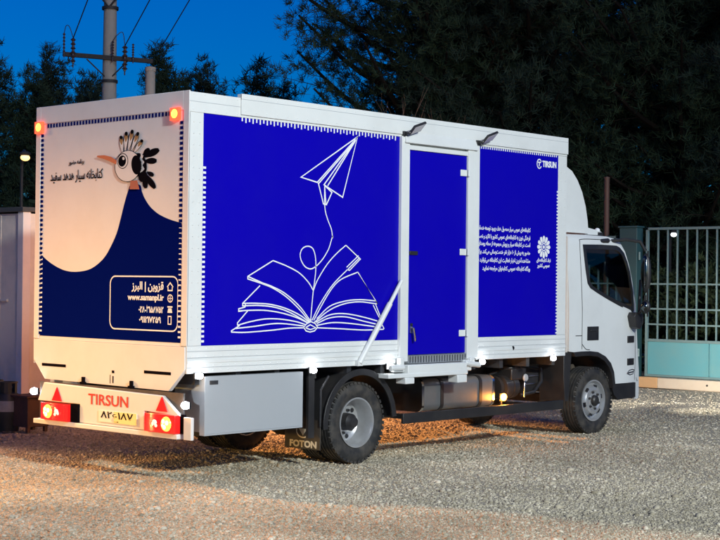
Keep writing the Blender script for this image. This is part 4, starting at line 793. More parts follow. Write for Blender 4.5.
t = thing('gate_beam', 'pale beam lying on the gravel under the turquoise gate', 'beam', (14.25, 2.2, 0))
b = MB(); b.box(-.06, .10, -2.4, 1.72, 0.004, .185); b.build('beam', conc_beam, t, bevel=.012)
b = MB(); b.box(-.062, .102, 1.722, 2.10, .002, .188); b.build('end_block', conc_end, t, bevel=.012)
for y in (.75, -.6): b = MB(); b.tube([(-.062, y, .10), (-.07, y, .10)], .018, 8); b.build('bolt', iron, t)

# ---- site cabin on the left
t = thing('site_cabin', 'off-white sheet metal cabin with dark roof edge left of the truck', 'cabin', (2.8, 6.4, 0))
b = MB(); b.box(0, 1.6, .0, 3.2, .30, 2.62)
for k in range(2): x = .55 + k * .5; b.box(x, x + .012, -.006, .0, .34, 2.6)
for k in range(3): y = .5 + k * .9; b.box(-.006, .0, y, y + .012, .34, 2.6)
for y in (.62, 1.5): b.box(-.05, .0, y, y + .03, .34, 1.5); b.box(-.03, 0., y - .3, y + .3, 1.48, 1.51)
b.build('wall', hut_white, t)
for y0, y1 in ((-.03, .09), (3.12, 3.23)): b = MB(); b.box(-.03, .09, y0, y1, .26, 2.64); b.build('corner_post', hut_post, t, bevel=.006)
b = MB(); b.box(-.06, 1.66, -.06, 3.26, 2.64, 2.70); b.build('roof', hut_dark, t, bevel=.005)
b = MB(); b.box(.0, 1.6, .02, 3.18, .22, .30)
for x in (.2, 1.4):
    for y in (.2, 2.9): b.box(x - .12, x + .12, y - .12, y + .12, 0, .22)
b.build('base_frame', hut_dark, t)
# ---- cylinders and rusty stand beside it
def cylinder(label, x, y, first=[None]):
    if first[0] is None:
        t = thing('gas_cylinder', label, 'gas cylinder', (x, y, 0), 'gas cylinders beside the cabin')
        b = MB(); b.lathe([(.0, .005), (.12, .0), (.125, .02), (.125, .12), (.14, .16), (.14, .24), (.14, .365), (.115, .43), (.06, .45), (0, .452)], (0, 0, 0), 'z', 28, 0)
        b.lathe([(.1405, .225), (.1418, .23), (.1418, .345), (.1405, .35)], (0, 0, 0), 'z', 28, 1, closed=True); b.build('body', [cyl_dark, cyl_band], t)
        b = MB(); n = 14
        for k in range(n):
            if k in (3, 4, 10): continue
            q0, q1 = 2 * math.pi * k / n, 2 * math.pi * (k + 1) / n
            b.prism([(r * math.cos(q), r * math.sin(q)) for r, q in ((.10, q0), (.10, q1), (.092, q1), (.092, q0))], 'z', .425, .56)
        b.lathe([(.108, .555), (.108, .57), (.088, .57), (.088, .555)], (0, 0, 0), 'z', 24, 0, closed=True)
        b.build('collar', cyl_dark, t)
        b = MB(); b.tube([(0, 0, .44), (0, 0, .53)], .022, 10); b.tube([(-.05, 0, .50), (.05, 0, .50)], .014, 8); b.ball((0, 0, .545), (.035, .035, .015), 10); b.build('valve', cyl_band, t)
        first[0] = t; return t
    c = copy_tree(first[0]); c.location = (x, y, 0); c['label'] = label; c.rotation_euler[2] = 1.3; return c
cylinder('gas cylinder nearest the brown stand beside the cabin', 1.66, 5.04)
cylinder('gas cylinder at the left frame edge with a grey band', 1.46, 5.16)
cylinder('gas cylinder set back behind the two front cylinders', 1.72, 5.42)
t = thing('steel_stand', 'low rusty brown steel stand on the ground left of the bumper', 'stand', (1.80, 4.78, 0))
b = MB(); b.box(-.16, .14, -.15, .15, .06, .40); b.build('box', rust, t, bevel=.008)
b = MB(); b.box(-.19, .17, -.18, .18, .40, .425); b.build('top_plate', rust, t, bevel=.004)
for x in (-.13, .11):
    for y in (-.12, .12): b = MB(); b.box(x - .02, x + .02, y - .02, y + .02, 0, .06); b.build('leg', rust, t)

# ---- power poles
def insul(b, p, h, r=.05, n=6, m=0):
    prof = [(.0, 0), (r * .45, 0)]
    for k in range(n): z = h * (k + .3) / n; prof += [(r * .45, z), (r, z + h * .04), (r * .5, z + h * .10)]
    prof += [(r * .3, h), (0, h)]
    b.lathe(prof, p, 'z', 12, m)
PX, PY = 10.08, 13.94
def cdir(k): # along the crossarm
    return Vector((.673, -.739, 0)) * k
t = thing('utility_pole', 'tall concrete power pole with a crossarm and insulators above the truck', 'utility pole', (PX, PY, 0))
b = MB(); b.tube([(0, 0, 0), (.0, 0, 4), (0, 0, 8), (-.0, 0, 11)], [.19, .155, .12, .10], 16); b.build('shaft', pole_conc, t, smooth=50)
b = MB(); a, c = cdir(-.88), cdir(.86); M = Matrix.Rotation(math.atan2(-.739, .673), 4, 'Z')
off = Vector((-.12, -.10, 0))
b.obox(Vector((0, 0, 6.15)) + off, (1.78, .08, .085), Matrix.Rotation(R(4), 4, Vector((.739, .673, 0))) @ M); b.build('crossarm', iron, t, bevel=.004)
for s in (-.42, .42): b = MB(); b.tube([off + cdir(s) + Vector((0, 0, 6.12)), Vector((0, 0, 5.72)) + off * .6], .015, 6); b.build('brace', iron, t)
for s in (-.5, .5): b = MB(); b.tube([Vector((0, 0, 7.15)) + off * .8, off + cdir(s) + Vector((0, 0, 7.75))], .02, 6); b.build('brace', iron, t)
for z in (5.70, 7.15): b = MB(); b.lathe([(.15, z - .03), (.165, z - .03), (.165, z + .03), (.15, z + .03)], (0, 0, 0), 'z', 16, 0, closed=True); b.build('pole_band', iron, t)
tops = []
for s, z, h, r in ((-.86, 6.22, .40, .03), (.10, 6.14, .33, .03), (.50, 6.12, .30, .03), (-.68, 6.02, .50, .055), (.34, 5.88, .50, .06)):
    p = off + cdir(s) + Vector((-.05, -.05, z)); b = MB(); b.tube([p - Vector((0, 0, .08)), p + Vector((0, 0, .03))], .014, 6); insul(b, p, h, r)
    b.build('insulator', ceramic, t); tops.append(Vector((PX, PY, 0)) + p + Vector((0, 0, h)))
t = thing('utility_pole', 'short thick weathered pole stub beside the tall concrete power pole', 'pole', (8.70, 11.02, 0))
b = MB(); b.tube([(0, 0, 0), (0, 0, 5.5)], [.13, .088], 14); b.build('shaft', pole_conc, t, smooth=50)
b = MB(); b.lathe([(.09, 5.5), (.10, 5.5), (.10, 5.57), (.0, 5.60)], (0, 0, 0), 'z', 14); b.build('cap', pole_conc, t)
def wire(label, a, c, sag, r=.011):
    a, c = Vector(a), Vector(c)
    pts = [a.lerp(c, k / 24) - Vector((0, 0, sag * 4 * (k / 24) * (1 - k / 24))) for k in range(25)]
    o = MB().tube(pts, r, 6).build('power_line', cable); tag(o, label, 'cable', 'power lines strung from the pole')
    return o
wire('power line rising steeply from the left end of the crossarm', tops[3], (3.6, 1.2, 13.6), .1)
wire('power line rising steeply from the middle of the crossarm', tops[4], (6.0, 1.6, 13.2), .1)
wire('power line rising from behind the short pole stub', (10.75, 13.2, 6.35), (7.2, 1.4, 13.6), .1)
wire('faint thin wire slanting down to the left in the upper sky', (11.5, 15.2, 8.0), (-2, 33, 6.9), .15, .008)
wire('second faint thin wire crossing the top left sky corner', (11, 15.5, 8.75), (-4, 34, 9.0), .15, .008)
b = MB()
b.tube(crom([tuple(tops[3]), tuple(tops[3] + Vector((-.05, .06, .22))), tuple(tops[0] + Vector((.03, -.02, .14))), tuple(tops[0])], 6), .008, 5)
b.tube(crom([tuple(tops[4]), tuple(tops[4] + Vector((-.02, .05, .26))), tuple(tops[1] + Vector((.06, -.06, .12))), tuple(tops[1])], 6), .008, 5)
tag(b.build('jumper_cable', cable), 'thin curled jumper cables looping over the crossarm insulators', 'cable')
t = thing('slim_pole', 'slim brown pole standing behind the cab roof', 'pole', (14.75, 5.35, 0))
MB().tube([(0, 0, 0), (0, 0, 3.72)], .05, 12).build('shaft', pole_brown, t); MB().lathe([(.055, 3.72), (.055, 3.75), (0, 3.77)], (0, 0, 0), 'z', 12).build('cap', pole_brown, t)

# ---- far lamps
def lamp(label, x, y, h, m, dx, dy, r=.09):
    t = thing('street_lamp', label, 'street lamp', (x, y, 0))
    MB().tube(crom([(0, 0, 0), (0, 0, h * .6), (0, 0, h - .1), (dx * .5, dy * .5, h + .12), (dx, dy, h + .1)], 6), .028, 8).build('post', iron, t)
    b = MB(); b.ball((dx, dy, h + .07), (r * 1.8, r * 1.4, r * .8), 12); b.build('lamp_head', iron, t)
    b = MB(); b.ball((dx, dy, h + .0), (r * 1.5, r * 1.2, r), 14); b.build('lamp_glass', m, t)
lamp('small warm street lamp glowing through the trees at the far left', 7.35, 12.95, 3.92, street_led, -.25, -.45, .06)
lamp('small white lamp shining high between the dark pines above the truck', 31.5, 20.4, 9.15, street_white, -.3, -.35, .07)
lamp('small white lamp glowing beyond the bars of the gate', 19.5, 6.85, 2.86, street_white, -.2, -.2, .05)

# ---------------------------------------------------------------- trees
def needle_mat(name, col):
    m, nt, b = nt_of(name); N = nt.nodes.new; L = nt.links.new
    at = N('ShaderNodeAttribute'); at.attribute_name = 'shade'
    mx = N('ShaderNodeMix'); mx.data_type = 'RGBA'; mx.inputs[6].default_value = (col[0] * .65, col[1] * .65, col[2] * .7, 1); mx.inputs[7].default_value = (col[0] * 1.2, col[1] * 1.25, col[2] * 1.1, 1)
    L(at.outputs['Fac'], mx.inputs[0]); L(mx.outputs[2], b.inputs['Base Color']); b.inputs['Roughness'].default_value = .9; b.inputs['Specular IOR Level'].default_value = .08
    return m
needles = needle_mat('pine_needles', (.038, .060, .036))
needles_b = needle_mat('grey_pine_needles', (.036, .054, .040))
leafy = needle_mat('broad_leaves', (.045, .062, .032))

def tufts_mesh(name, centers, axes, rng, m, parent, n=14, ln=.16, wd=.014, spread=1.0):
    """sprays of needles: n thin blades round each centre"""
    C = np.asarray(centers, dtype=np.float64); A = np.asarray(axes, dtype=np.float64); k = len(C)
    d = rng.normal(size=(k, n, 3)); d /= np.linalg.norm(d, axis=2, keepdims=True)
    d = d * spread + A[:, None, :] * .9; d /= np.linalg.norm(d, axis=2, keepdims=True)
    l = ln * rng.uniform(.55, 1.25, size=(k, n, 1))
    s = np.cross(d, rng.normal(size=(k, n, 3))); s /= np.linalg.norm(s, axis=2, keepdims=True) + 1e-9
    base = C[:, None, :] + rng.normal(size=(k, n, 3)) * ln * .18
    v = np.stack([base - s * wd, base + s * wd, base + d * l + s * wd * .35, base + d * l - s * wd * .35], axis=2).reshape(-1, 3)
    nv = len(v); nf = nv // 4
    me = bpy.data.meshes.new(name); me.vertices.add(nv); me.vertices.foreach_set('co', v.ravel())
    me.loops.add(nv); me.loops.foreach_set('vertex_index', np.arange(nv, dtype=np.int32))
    me.polygons.add(nf); me.polygons.foreach_set('loop_start', np.arange(0, nv, 4, dtype=np.int32)); me.polygons.foreach_set('loop_total', np.full(nf, 4, dtype=np.int32))
    at = me.attributes.new('shade', 'FLOAT', 'FACE')
    sh = np.repeat(rng.uniform(0, 1, size=k), n) * .7 + rng.uniform(0, .3, size=k * n); at.data.foreach_set('value', sh.astype(np.float32))
    me.materials.append(m); me.update(); me.validate()
    o = bpy.data.objects.new(name, me); COL.objects.link(o); o.parent = parent
    return o

def pine(label, x, y, h, rad, zc, seed, nlimb=60, clump=9, m=needles, lean=(0, 0), ln=.19, wd=.0085, shape='pine', tn=18, group='pine trees round the yard', csz=.34):
    rng = np.random.default_rng(seed); t = thing('pine_tree', label, 'tree', (x, y, 0), group)
    wood = MB(); zs = [0, h * .25, h * .5, h * .75, h]
    wob = rng.normal(size=(5, 2)) * .12; wob[0] = 0
    axis = [Vector((lean[0] * (z / h) + wob[i][0], lean[1] * (z / h) + wob[i][1], z)) for i, z in enumerate(zs)]
    tr = crom([tuple(a) for a in axis], 5); r0 = .022 * h
    nt_ = max(4, int(len(tr) * .9)); wood.tube(tr[:nt_], [r0 * (1 - .95 * (k / (len(tr) - 1))) + .006 for k in range(nt_)], 9)
    at = lambda z: Vector(tr[min(len(tr) - 1, max(0, int(z / h * (len(tr) - 1))))])
    cen, axs = [], []
    for i in range(nlimb):
        u = (i + rng.uniform(0, 1)) / nlimb
        z = zc + (h - zc) * u
        if shape == 'pine': env = rad * max(.22, 1 - (abs(u - .42) / .64) ** 2.2) ** .7
        else: env = rad * (1 - u) ** .7
        L = env * rng.uniform(.55, 1.12)
        if L < .25: L = .25
        q = i * 2.399 + rng.uniform(-.5, .5)
        rise = rng.uniform(.05, .5) + .35 * u
        p0 = at(z * .93); d = Vector((math.cos(q), math.sin(q), rise)).normalized()
        p1 = p0 + d * L * .55 + Vector((0, 0, -.06 * L)); p2 = p0 + d * L + Vector((0, 0, .08 * L))
        path = crom([tuple(p0), tuple(p1), tuple(p2)], 4); wood.tube(path, [r0 * .30 * (1 - .8 * k / (len(path) - 1)) * (L / rad) ** .5 + .006 for k in range(len(path))], 5)
        nc = max(2, int(L / .42))
        for c in range(nc):
            s = .38 + .62 * (c + .7) / nc
            pp = Vector(path[min(len(path) - 1, int(s * (len(path) - 1)))])
            side = Vector((rng.normal(), rng.normal(), rng.normal() * .5)) * (.30 * L * (1.15 - s) + .10)
            tip = pp + side
            if side.length > .3: wood.tube([tuple(pp), tuple(pp + side * .5 + Vector((0, 0, .03))), tuple(tip)], [.014, .010, .006], 4)
            for g in range(clump):
                cen.append(tuple(tip + Vector(rng.normal(size=3)) * csz * .45)); a = d * .6 + Vector((0, 0, .5)) + Vector(rng.normal(size=3)) * .35; axs.append(tuple(a.normalized()))
    for g in range(clump * 2):
        cen.append(tuple(Vector(tr[-1]) + Vector((rng.normal() * csz * .35, rng.normal() * csz * .35, -rng.uniform(0, .09) * h)))); axs.append((rng.normal() * .3, rng.normal() * .3, .9))
    wood.build('trunk', bark, t, smooth=60)
    tufts_mesh('crown', cen, axs, rng, m, t, tn, ln, wd)
    return t
# left of and behind the truck, against the sky
G = 'pine trees against the sky on the left'
K = dict(group=G, ln=.24, wd=.013, tn=18, csz=.48)
pine('bushy pine at the left frame edge rising above the cabin', 22.6, 36.9, 10.4, 1.7, 1.6, 11, 60, 10, **K)
pine('slim tall pine halfway between the left frame edge and the power pole', 24.3, 35.4, 10.3, .95, 2.2, 12, 46, 10, needles_b, **K)
pine('shorter pine between two taller ones above the cabin roof', 20.9, 31.7, 8.7, 1.3, 1.6, 13, 46, 10, **K)
pine('low pine just left of the concrete power pole', 23.2, 32.2, 8.9, .9, 1.6, 14, 40, 9, needles_b, **K)
pine('low pine standing right behind the concrete power pole', 24.8, 33.4, 9.2, .8, 1.6, 18, 40, 9, **K)
pine('rounded pine crown showing behind the short pole stub', 23.7, 28.6, 9.6, 1.0, 2.0, 19, 52, 11, **K)
pine('small pine tip low to the right of the pole stub', 25.7, 29.5, 8.9, .6, 2.0, 20, 30, 9, needles_b, **K)
pine('thin lone pine top standing above the white roof edge', 26.3, 28.8, 9.45, .48, 3.5, 15, 34, 9, needles_b, **K)
pine('short feathery pine left of the big dark pines', 23.2, 23.3, 8.45, .75, 2.5, 16, 34, 8, **K)
pine('low feathery pine touching the big dark pines', 23.8, 22.6, 7.8, 1.0, 2.5, 30, 34, 8, **K)
pine('dense dark pine low behind the cabin roof', 17.4, 36.4, 8.0, 3.0, 1.0, 17, 60, 9, **K)
pine('dense dark pine behind the slim tall pine', 27.5, 40.5, 9.3, 3.0, 1.0, 31, 60, 9, **K)
# the big dark wall of pines on the right
G = 'big dark pines behind the gate'
pine('tall broad pine whose left side hangs over the sky', 20.55, 14.05, 15.5, 3.85, 3.2, 21, 150, 12, group=G, csz=.5)
pine('tall dark pine directly above the truck door', 20.6, 11.6, 12.8, 3.6, 2.0, 22, 120, 12, needles_b, group=G, csz=.5)
pine('tall dark pine above the cab roof', 21.8, 8.2, 12.5, 3.4, 1.4, 23, 120, 12, group=G, csz=.5)
pine('tall dark pine behind the gate at the right frame edge', 22.4, 4.4, 12.6, 3.3, 1.0, 24, 110, 11, needles_b, group=G, csz=.5)
pine('dark pine filling the gap behind the two tallest pines', 28.4, 17.6, 13.4, 4.0, 1.0, 25, 110, 11, group=G, ln=.24, wd=.014, csz=.55)
pine('dark background pine seen low through the gate bars', 28.8, 11.6, 13.0, 4.0, .8, 26, 110, 11, needles_b, group=G, ln=.24, wd=.014, csz=.55)
pine('dark background pine beyond the right end of the gate', 30.5, 6.2, 12.8, 4.2, .8, 27, 110, 10, group=G, ln=.24, wd=.014, csz=.55)
# low bushes behind the gate and a bare shrub over the roof line
def bush(label, x, y, r, h, seed, n=420):
    rng = np.random.default_rng(seed); t = thing('bush', label, 'bush', (x, y, 0), 'dark bushes beyond the gate')
    b = MB()
    for k in range(7):
        q = rng.uniform(0, 6.28); e = rng.uniform(.3, .8) * r; b.tube([(0, 0, 0), (e * .4 * math.cos(q), e * .4 * math.sin(q), h * .4), (e * math.cos(q), e * math.sin(q), h * .8)], [.03, .02, .008], 5)
    b.build('stem', bark, t)
    c = rng.normal(size=(n, 3)); c /= np.linalg.norm(c, axis=1, keepdims=True); c *= rng.uniform(.35, 1, size=(n, 1)) ** .5 * rng.uniform(.8, 1.12, size=(n, 1))
    c = c * np.array([r, r, h * .5]) + np.array([0, 0, h * .52]); a = rng.normal(size=(n, 3)) * .5 + np.array([0, 0, .5])
    tufts_mesh('foliage', c, a, rng, leafy, t, 16, .14, .03, 1.2)
for i, (x, y, r, h, lb) in enumerate([(17.2, 3.3, 1.1, 1.9, 'dark bush beyond the gate near the right frame edge'), (17.6, 5.0, 1.2, 2.2, 'dark bush beyond the gate bars beside the cab mirror'), (18.0, 7.2, 1.4, 2.4, 'dark bush hidden behind the cab and gate post'),
                                      (16.8, 1.4, 1.0, 1.7, 'low dark bush at the far right behind the gate'), (19.5, 10.2, 1.6, 2.6, 'dark bush behind the truck under the tall pines'), (14.5, 20.5, 2.0, 3.2, 'dark shrub in the gap between truck and cabin'), (9.2, 19.5, 2.0, 3.4, 'dark shrub behind the left cabin')]):
    bush(lb, x, y, r, h, 50 + i)
t = thing('bare_shrub', 'bare reddish twigs poking up above the middle of the truck roof', 'shrub', (11.95, 7.45, 0))
b = MB(); r2 = random.Random(5)
def twigs(p, d, L, r, dep):
    q = p + d * L; b.tube([tuple(p), tuple(p + d * L * .5 + Vector((r2.uniform(-.04, .04), r2.uniform(-.04, .04), 0))), tuple(q)], [r, r * .8, r * .6], 4)
    if dep:
        for k in range(3): twigs(p + d * L * r2.uniform(.45, 1), (d + Vector((r2.uniform(-.55, .55), r2.uniform(-.55, .55), r2.uniform(-.1, .4)))).normalized(), L * r2.uniform(.5, .75), r * .6, dep - 1)
for k in range(9): q = k * .698; twigs(Vector((0, 0, 0)), Vector((math.cos(q) * r2.uniform(.1, .3), math.sin(q) * r2.uniform(.1, .3), 1)).normalized(), r2.uniform(1.95, 2.5), .022, 4)
b.build('branch', twig, t)
# far wood closing the horizon: one dark mass nobody could count
rng = np.random.default_rng(99); cen = []; axs = []
for k in range(5200):
    a = rng.uniform(-.62, 1.35); d = rng.uniform(42, 56); hh = 3.2 + 1.6 * math.sin(a * 9) + 1.0 * math.sin(a * 23 + 1) + (2.5 if a < .35 else 0)
    cen.append((-8.7 + d * math.cos(a), -9.9 + d * math.sin(a), rng.uniform(0, 1) ** .8 * hh)); axs.append((0, 0, .6))
o = tufts_mesh('far_woods', cen, axs, rng, needles, None, 18, .55, .10, 1.2); tag(o, 'dark far wood closing the horizon behind the yard', None, None, 'stuff'); o['category'] = 'woods'

# ---------------------------------------------------------------- ground
def ground_mat():
    m, nt, b = nt_of('gravel_ground'); N = nt.nodes.new; L = nt.links.new
    tc = N('ShaderNodeTexCoord')
    v1 = N('ShaderNodeTexVoronoi'); v1.inputs['Scale'].default_value = 62; v2 = N('ShaderNodeTexVoronoi'); v2.inputs['Scale'].default_value = 110
    n1 = N('ShaderNodeTexNoise'); n1.inputs['Scale'].default_value = .45; n1.inputs['Detail'].default_value = 7
    n2 = N('ShaderNodeTexNoise'); n2.inputs['Scale'].default_value = 6; n2.inputs['Detail'].default_value = 6
    for n in (v1, v2, n1, n2): L(tc.outputs['Object'], n.inputs['Vector'])
    hs = N('ShaderNodeSeparateColor'); L(v1.outputs['Color'], hs.inputs[0])
    cr = N('ShaderNodeValToRGB'); e = cr.color_ramp.elements
    e[0].position = 0; e[0].color = (.42, .365, .27, 1); e[1].position = 1; e[1].color = (.66, .59, .45, 1)
    for p, c in ((.3, (.49, .43, .32, 1)), (.65, (.56, .495, .375, 1))): k = e.new(p); k.color = c
    L(hs.outputs[0], cr.inputs[0])
    mx = N('ShaderNodeMix'); mx.data_type = 'RGBA'; mx.blend_type = 'MULTIPLY'; mx.inputs[0].default_value = 1
    r2_ = N('ShaderNodeMapRange'); r2_.inputs[1].default_value = .3; r2_.inputs[2].default_value = .7; r2_.inputs[3].default_value = .62; r2_.inputs[4].default_value = 1.12
    L(n1.outputs['Fac'], r2_.inputs[0]); L(cr.outputs[0], mx.inputs[6]); L(r2_.outputs[0], mx.inputs[7]); L(mx.outputs[2], b.inputs['Base Color'])
    b.inputs['Roughness'].default_value = .9; b.inputs['Specular IOR Level'].default_value = .25
    ad = N('ShaderNodeMath'); ad.operation = 'MULTIPLY_ADD'; L(v2.outputs['Distance'], ad.inputs[0]); ad.inputs[1].default_value = .5; L(v1.outputs['Distance'], ad.inputs[2])
    ad2 = N('ShaderNodeMath'); ad2.operation = 'MULTIPLY_ADD'; L(n2.outputs['Fac'], ad2.inputs[0]); ad2.inputs[1].default_value = 1.2; L(ad.outputs[0], ad2.inputs[2])
    bp = N('ShaderNodeBump'); bp.inputs['Strength'].default_value = .9; bp.inputs['Distance'].default_value = .02; bp.invert = True
    L(ad2.outputs[0], bp.inputs['Height']); L(bp.outputs[0], b.inputs['Normal'])
    return m
gm = ground_mat()
def gz(x, y):
    """gentle unevenness of the yard, flat under the wheels"""
    f = .014 * np.sin(x * 1.3 + .4 * y) + .012 * np.sin(y * 1.9 - x * .7 + 1) + .008 * np.sin(3.1 * x + 2.3 * y)
    return f - .012
xs = np.concatenate([[-150, -60, -25], np.arange(-9, 18.01, .12), [25, 60, 200]]); ys = np.concatenate([[-150, -50, -20], np.arange(-10, 10.01, .12), [20, 50, 200]])
X_, Y_ = np.meshgrid(xs, ys, indexing='ij'); inside = ((X_ > -9.1) & (X_ < 18.1) & (Y_ > -10.1) & (Y_ < 10.1)); Z_ = np.where(inside, gz(X_, Y_), -.012)
v = np.stack([X_, Y_, Z_], -1).reshape(-1, 3); ny = len(ys)
ii, jj = np.meshgrid(np.arange(len(xs) - 1), np.arange(ny - 1), indexing='ij'); q0 = (ii * ny + jj).ravel()
f = np.stack([q0, q0 + ny, q0 + ny + 1, q0 + 1], -1)
me = bpy.data.meshes.new('ground'); me.from_pydata(v.tolist(), [], f.tolist()); me.materials.append(gm); me.polygons.foreach_set('use_smooth', [True] * len(me.polygons))
o = bpy.data.objects.new('ground', me); COL.objects.link(o); tag(o, 'grey and beige gravel yard under the truck', 'ground', None, 'structure')

# loose stones: one mesh nobody could count
def gravel():
    rng = np.random.default_rng(3)
    bm = bmesh.new(); bmesh.ops.create_icosphere(bm, subdivisions=1, radius=1)
    bmesh.ops.delete(bm, geom=[v for v in bm.verts if v.co.z < -.9], context='VERTS'); bm.verts.ensure_lookup_table(); bm.verts.index_update()
    V = np.array([tuple(v.co) for v in bm.verts]); F = np.array([[q.index for q in fc.verts] for fc in bm.faces]); bm.free()
    C0 = np.array([-8.697, -9.949]); Fw = np.array([.739, .6736]); Rt = np.array([.6736, -.739])
    P = []
    for d0, d1, dens in ((8.6, 13, 2300), (13, 17, 1500), (17, 22, 700), (22, 32, 190)):
        n = int(dens * (d1 - d0) * (d0 + d1) / 2 * .62)
        d = np.sqrt(rng.uniform(d0 * d0, d1 * d1, n)); l = rng.uniform(-.31, .31, n) * d
        P.append(np.stack([C0[0] + Fw[0] * d + Rt[0] * l, C0[1] + Fw[1] * d + Rt[1] * l, d], -1))
        n = int(dens * .42 * (d1 - d0) * (d0 + d1) / 2 * .44)                # thinner and coarser towards the sides
        d = np.sqrt(rng.uniform(d0 * d0, d1 * d1, n)); l = rng.uniform(.31, .53, n) * np.where(rng.uniform(0, 1, n) < .5, 1, -1) * d
        P.append(np.stack([C0[0] + Fw[0] * d + Rt[0] * l, C0[1] + Fw[1] * d + Rt[1] * l, d + 12], -1))
    P = np.concatenate(P); keep = (P[:, 0] < 14.1)
    P = P[keep]; n = len(P)
    s = np.exp(rng.normal(-4.92, .40, n)) * (1 + .026 * (P[:, 2] - 10)); s = np.clip(s, .0045, .026); big = rng.uniform(0, 1, n) < .006; s = np.where(big, rng.uniform(.018, .036, n), s)
    z = np.where((np.abs(P[:, 1]) < 10) & (P[:, 0] > -9), gz(P[:, 0], P[:, 1]), -.012)
    sc = rng.uniform(.65, 1.25, (n, 3)) * np.array([1, 1, .6]); jit = rng.uniform(.78, 1.2, (n, len(V), 1))
    a = rng.uniform(0, 6.283, n); ca, sa = np.cos(a), np.sin(a)
    v = V[None] * jit * sc[:, None, :] * s[:, None, None]
    x = v[..., 0] * ca[:, None] - v[..., 1] * sa[:, None]; y = v[..., 0] * sa[:, None] + v[..., 1] * ca[:, None]
    v = np.stack([x + P[:, 0, None], y + P[:, 1, None], v[..., 2] + (z + s * .18)[:, None]], -1).reshape(-1, 3)
    f = (F[None] + (np.arange(n) * len(V))[:, None, None]).reshape(-1, 3)
    me = bpy.data.meshes.new('gravel'); me.vertices.add(len(v)); me.vertices.foreach_set('co', v.ravel())
    me.loops.add(f.size); me.loops.foreach_set('vertex_index', f.ravel().astype(np.int32)); me.polygons.add(len(f))
    me.polygons.foreach_set('loop_start', np.arange(0, f.size, 3, dtype=np.int32)); me.polygons.foreach_set('loop_total', np.full(len(f), 3, dtype=np.int32))
    at = me.attributes.new('shade', 'FLOAT', 'FACE'); at.data.foreach_set('value', np.repeat(rng.uniform(0, 1, n), len(F)).astype(np.float32))
    me.update(); me.validate()
    m, nt, b = nt_of('gravel_stone'); N = nt.nodes.new; L = nt.links.new
    an = N('ShaderNodeAttribute'); an.attribute_name = 'shade'; cr = N('ShaderNodeValToRGB'); e = cr.color_ramp.elements
    e[0].color = (.26, .225, .16, 1); e[1].color = (.70, .63, .50, 1)
    for p, c in ((.25, (.40, .35, .255, 1)), (.55, (.47, .42, .315, 1)), (.85, (.54, .485, .375, 1))): k = e.new(p); k.color = c
    tc = N('ShaderNodeTexCoord'); n1 = N('ShaderNodeTexNoise'); n1.inputs['Scale'].default_value = .45; n1.inputs['Detail'].default_value = 7; L(tc.outputs['Object'], n1.inputs['Vector'])
    mr = N('ShaderNodeMapRange'); mr.inputs[1].default_value = .3; mr.inputs[2].default_value = .7; mr.inputs[3].default_value = .58; mr.inputs[4].default_value = 1.14; L(n1.outputs['Fac'], mr.inputs[0])
    mx = N('ShaderNodeMix'); mx.data_type = 'RGBA'; mx.blend_type = 'MULTIPLY'; mx.inputs[0].default_value = 1
    L(an.outputs['Fac'], cr.inputs[0]); L(cr.outputs[0], mx.inputs[6]); L(mr.outputs[0], mx.inputs[7]); L(mx.outputs[2], b.inputs['Base Color']); b.inputs['Roughness'].default_value = .85; b.inputs['Specular IOR Level'].default_value = .3
    me.materials.append(m)
    o = bpy.data.objects.new('gravel', me); COL.objects.link(o); tag(o, 'loose grey and beige gravel stones covering the yard', 'gravel', None, 'stuff')
gravel()

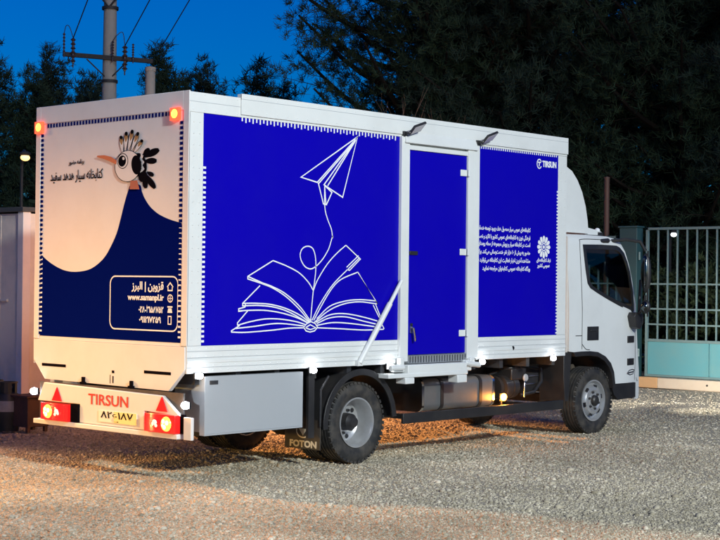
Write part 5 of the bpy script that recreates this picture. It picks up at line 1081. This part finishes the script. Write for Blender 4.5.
# ================================================================ light, sky, camera
sun = bpy.data.lights.new('sun', 'SUN'); so = bpy.data.objects.new('sun', sun); COL.objects.link(so)
SUN_DIR = Vector(SUNV).normalized()                                    # towards the light
so.rotation_euler = (-SUN_DIR).to_track_quat('-Z', 'Y').to_euler(); sun.energy = SUN_E; sun.angle = R(8); sun.color = SUN_C
for nm, loc, tgt, e, c, rad, ang, bl in LAMPS:
    if ang:
        l = bpy.data.lights.new(nm, 'SPOT'); l.spot_size = R(ang); l.spot_blend = bl
    else: l = bpy.data.lights.new(nm, 'POINT')
    l.energy = e; l.color = c; l.shadow_soft_size = rad
    o = bpy.data.objects.new(nm, l); COL.objects.link(o); o.location = loc
    o.rotation_euler = (Vector(tgt) - Vector(loc)).to_track_quat('-Z', 'Y').to_euler()
w = bpy.data.worlds.new('World'); SC.world = w; w.use_nodes = True
nt = w.node_tree; bg = nt.nodes['Background']
sk = nt.nodes.new('ShaderNodeTexSky'); sk.sky_type = 'NISHITA'; sk.sun_disc = False
sk.sun_elevation = R(SKY_EL); sk.sun_rotation = math.atan2(SUN_DIR.x, SUN_DIR.y); sk.ozone_density = SKY_OZ; sk.dust_density = .3; sk.air_density = 1.0
hs = nt.nodes.new('ShaderNodeHueSaturation'); hs.inputs['Saturation'].default_value = SKY_SAT; hs.inputs['Hue'].default_value = SKY_HUE
nt.links.new(sk.outputs[0], hs.inputs['Color']); nt.links.new(hs.outputs[0], bg.inputs['Color']); bg.inputs['Strength'].default_value = SKY_STR

cd = bpy.data.cameras.new('camera'); co = bpy.data.objects.new('camera', cd); COL.objects.link(co)
cd.sensor_width = 36; cd.lens = 1514.886 / 720 * 36; cd.clip_start = .1; cd.clip_end = 600
Fv = Vector(CAM_F); Uv = Vector(CAM_U); Rv = Fv.cross(Uv)
M = Matrix((Rv, Uv, -Fv)).transposed().to_4x4(); M.translation = Vector(CAM_C); co.matrix_world = M
SC.camera = co
SC.render.resolution_x, SC.render.resolution_y = 1024, 768
SC.view_settings.view_transform = 'Standard'; SC.view_settings.look = 'None'; SC.view_settings.exposure = 0; SC.view_settings.gamma = 1; SC.view_settings.use_curve_mapping = False
SC.render.engine = 'CYCLES'; SC.cycles.use_denoising = True; SC.cycles.max_bounces = 6; SC.cycles.transparent_max_bounces = 8; SC.cycles.sample_clamp_indirect = 4
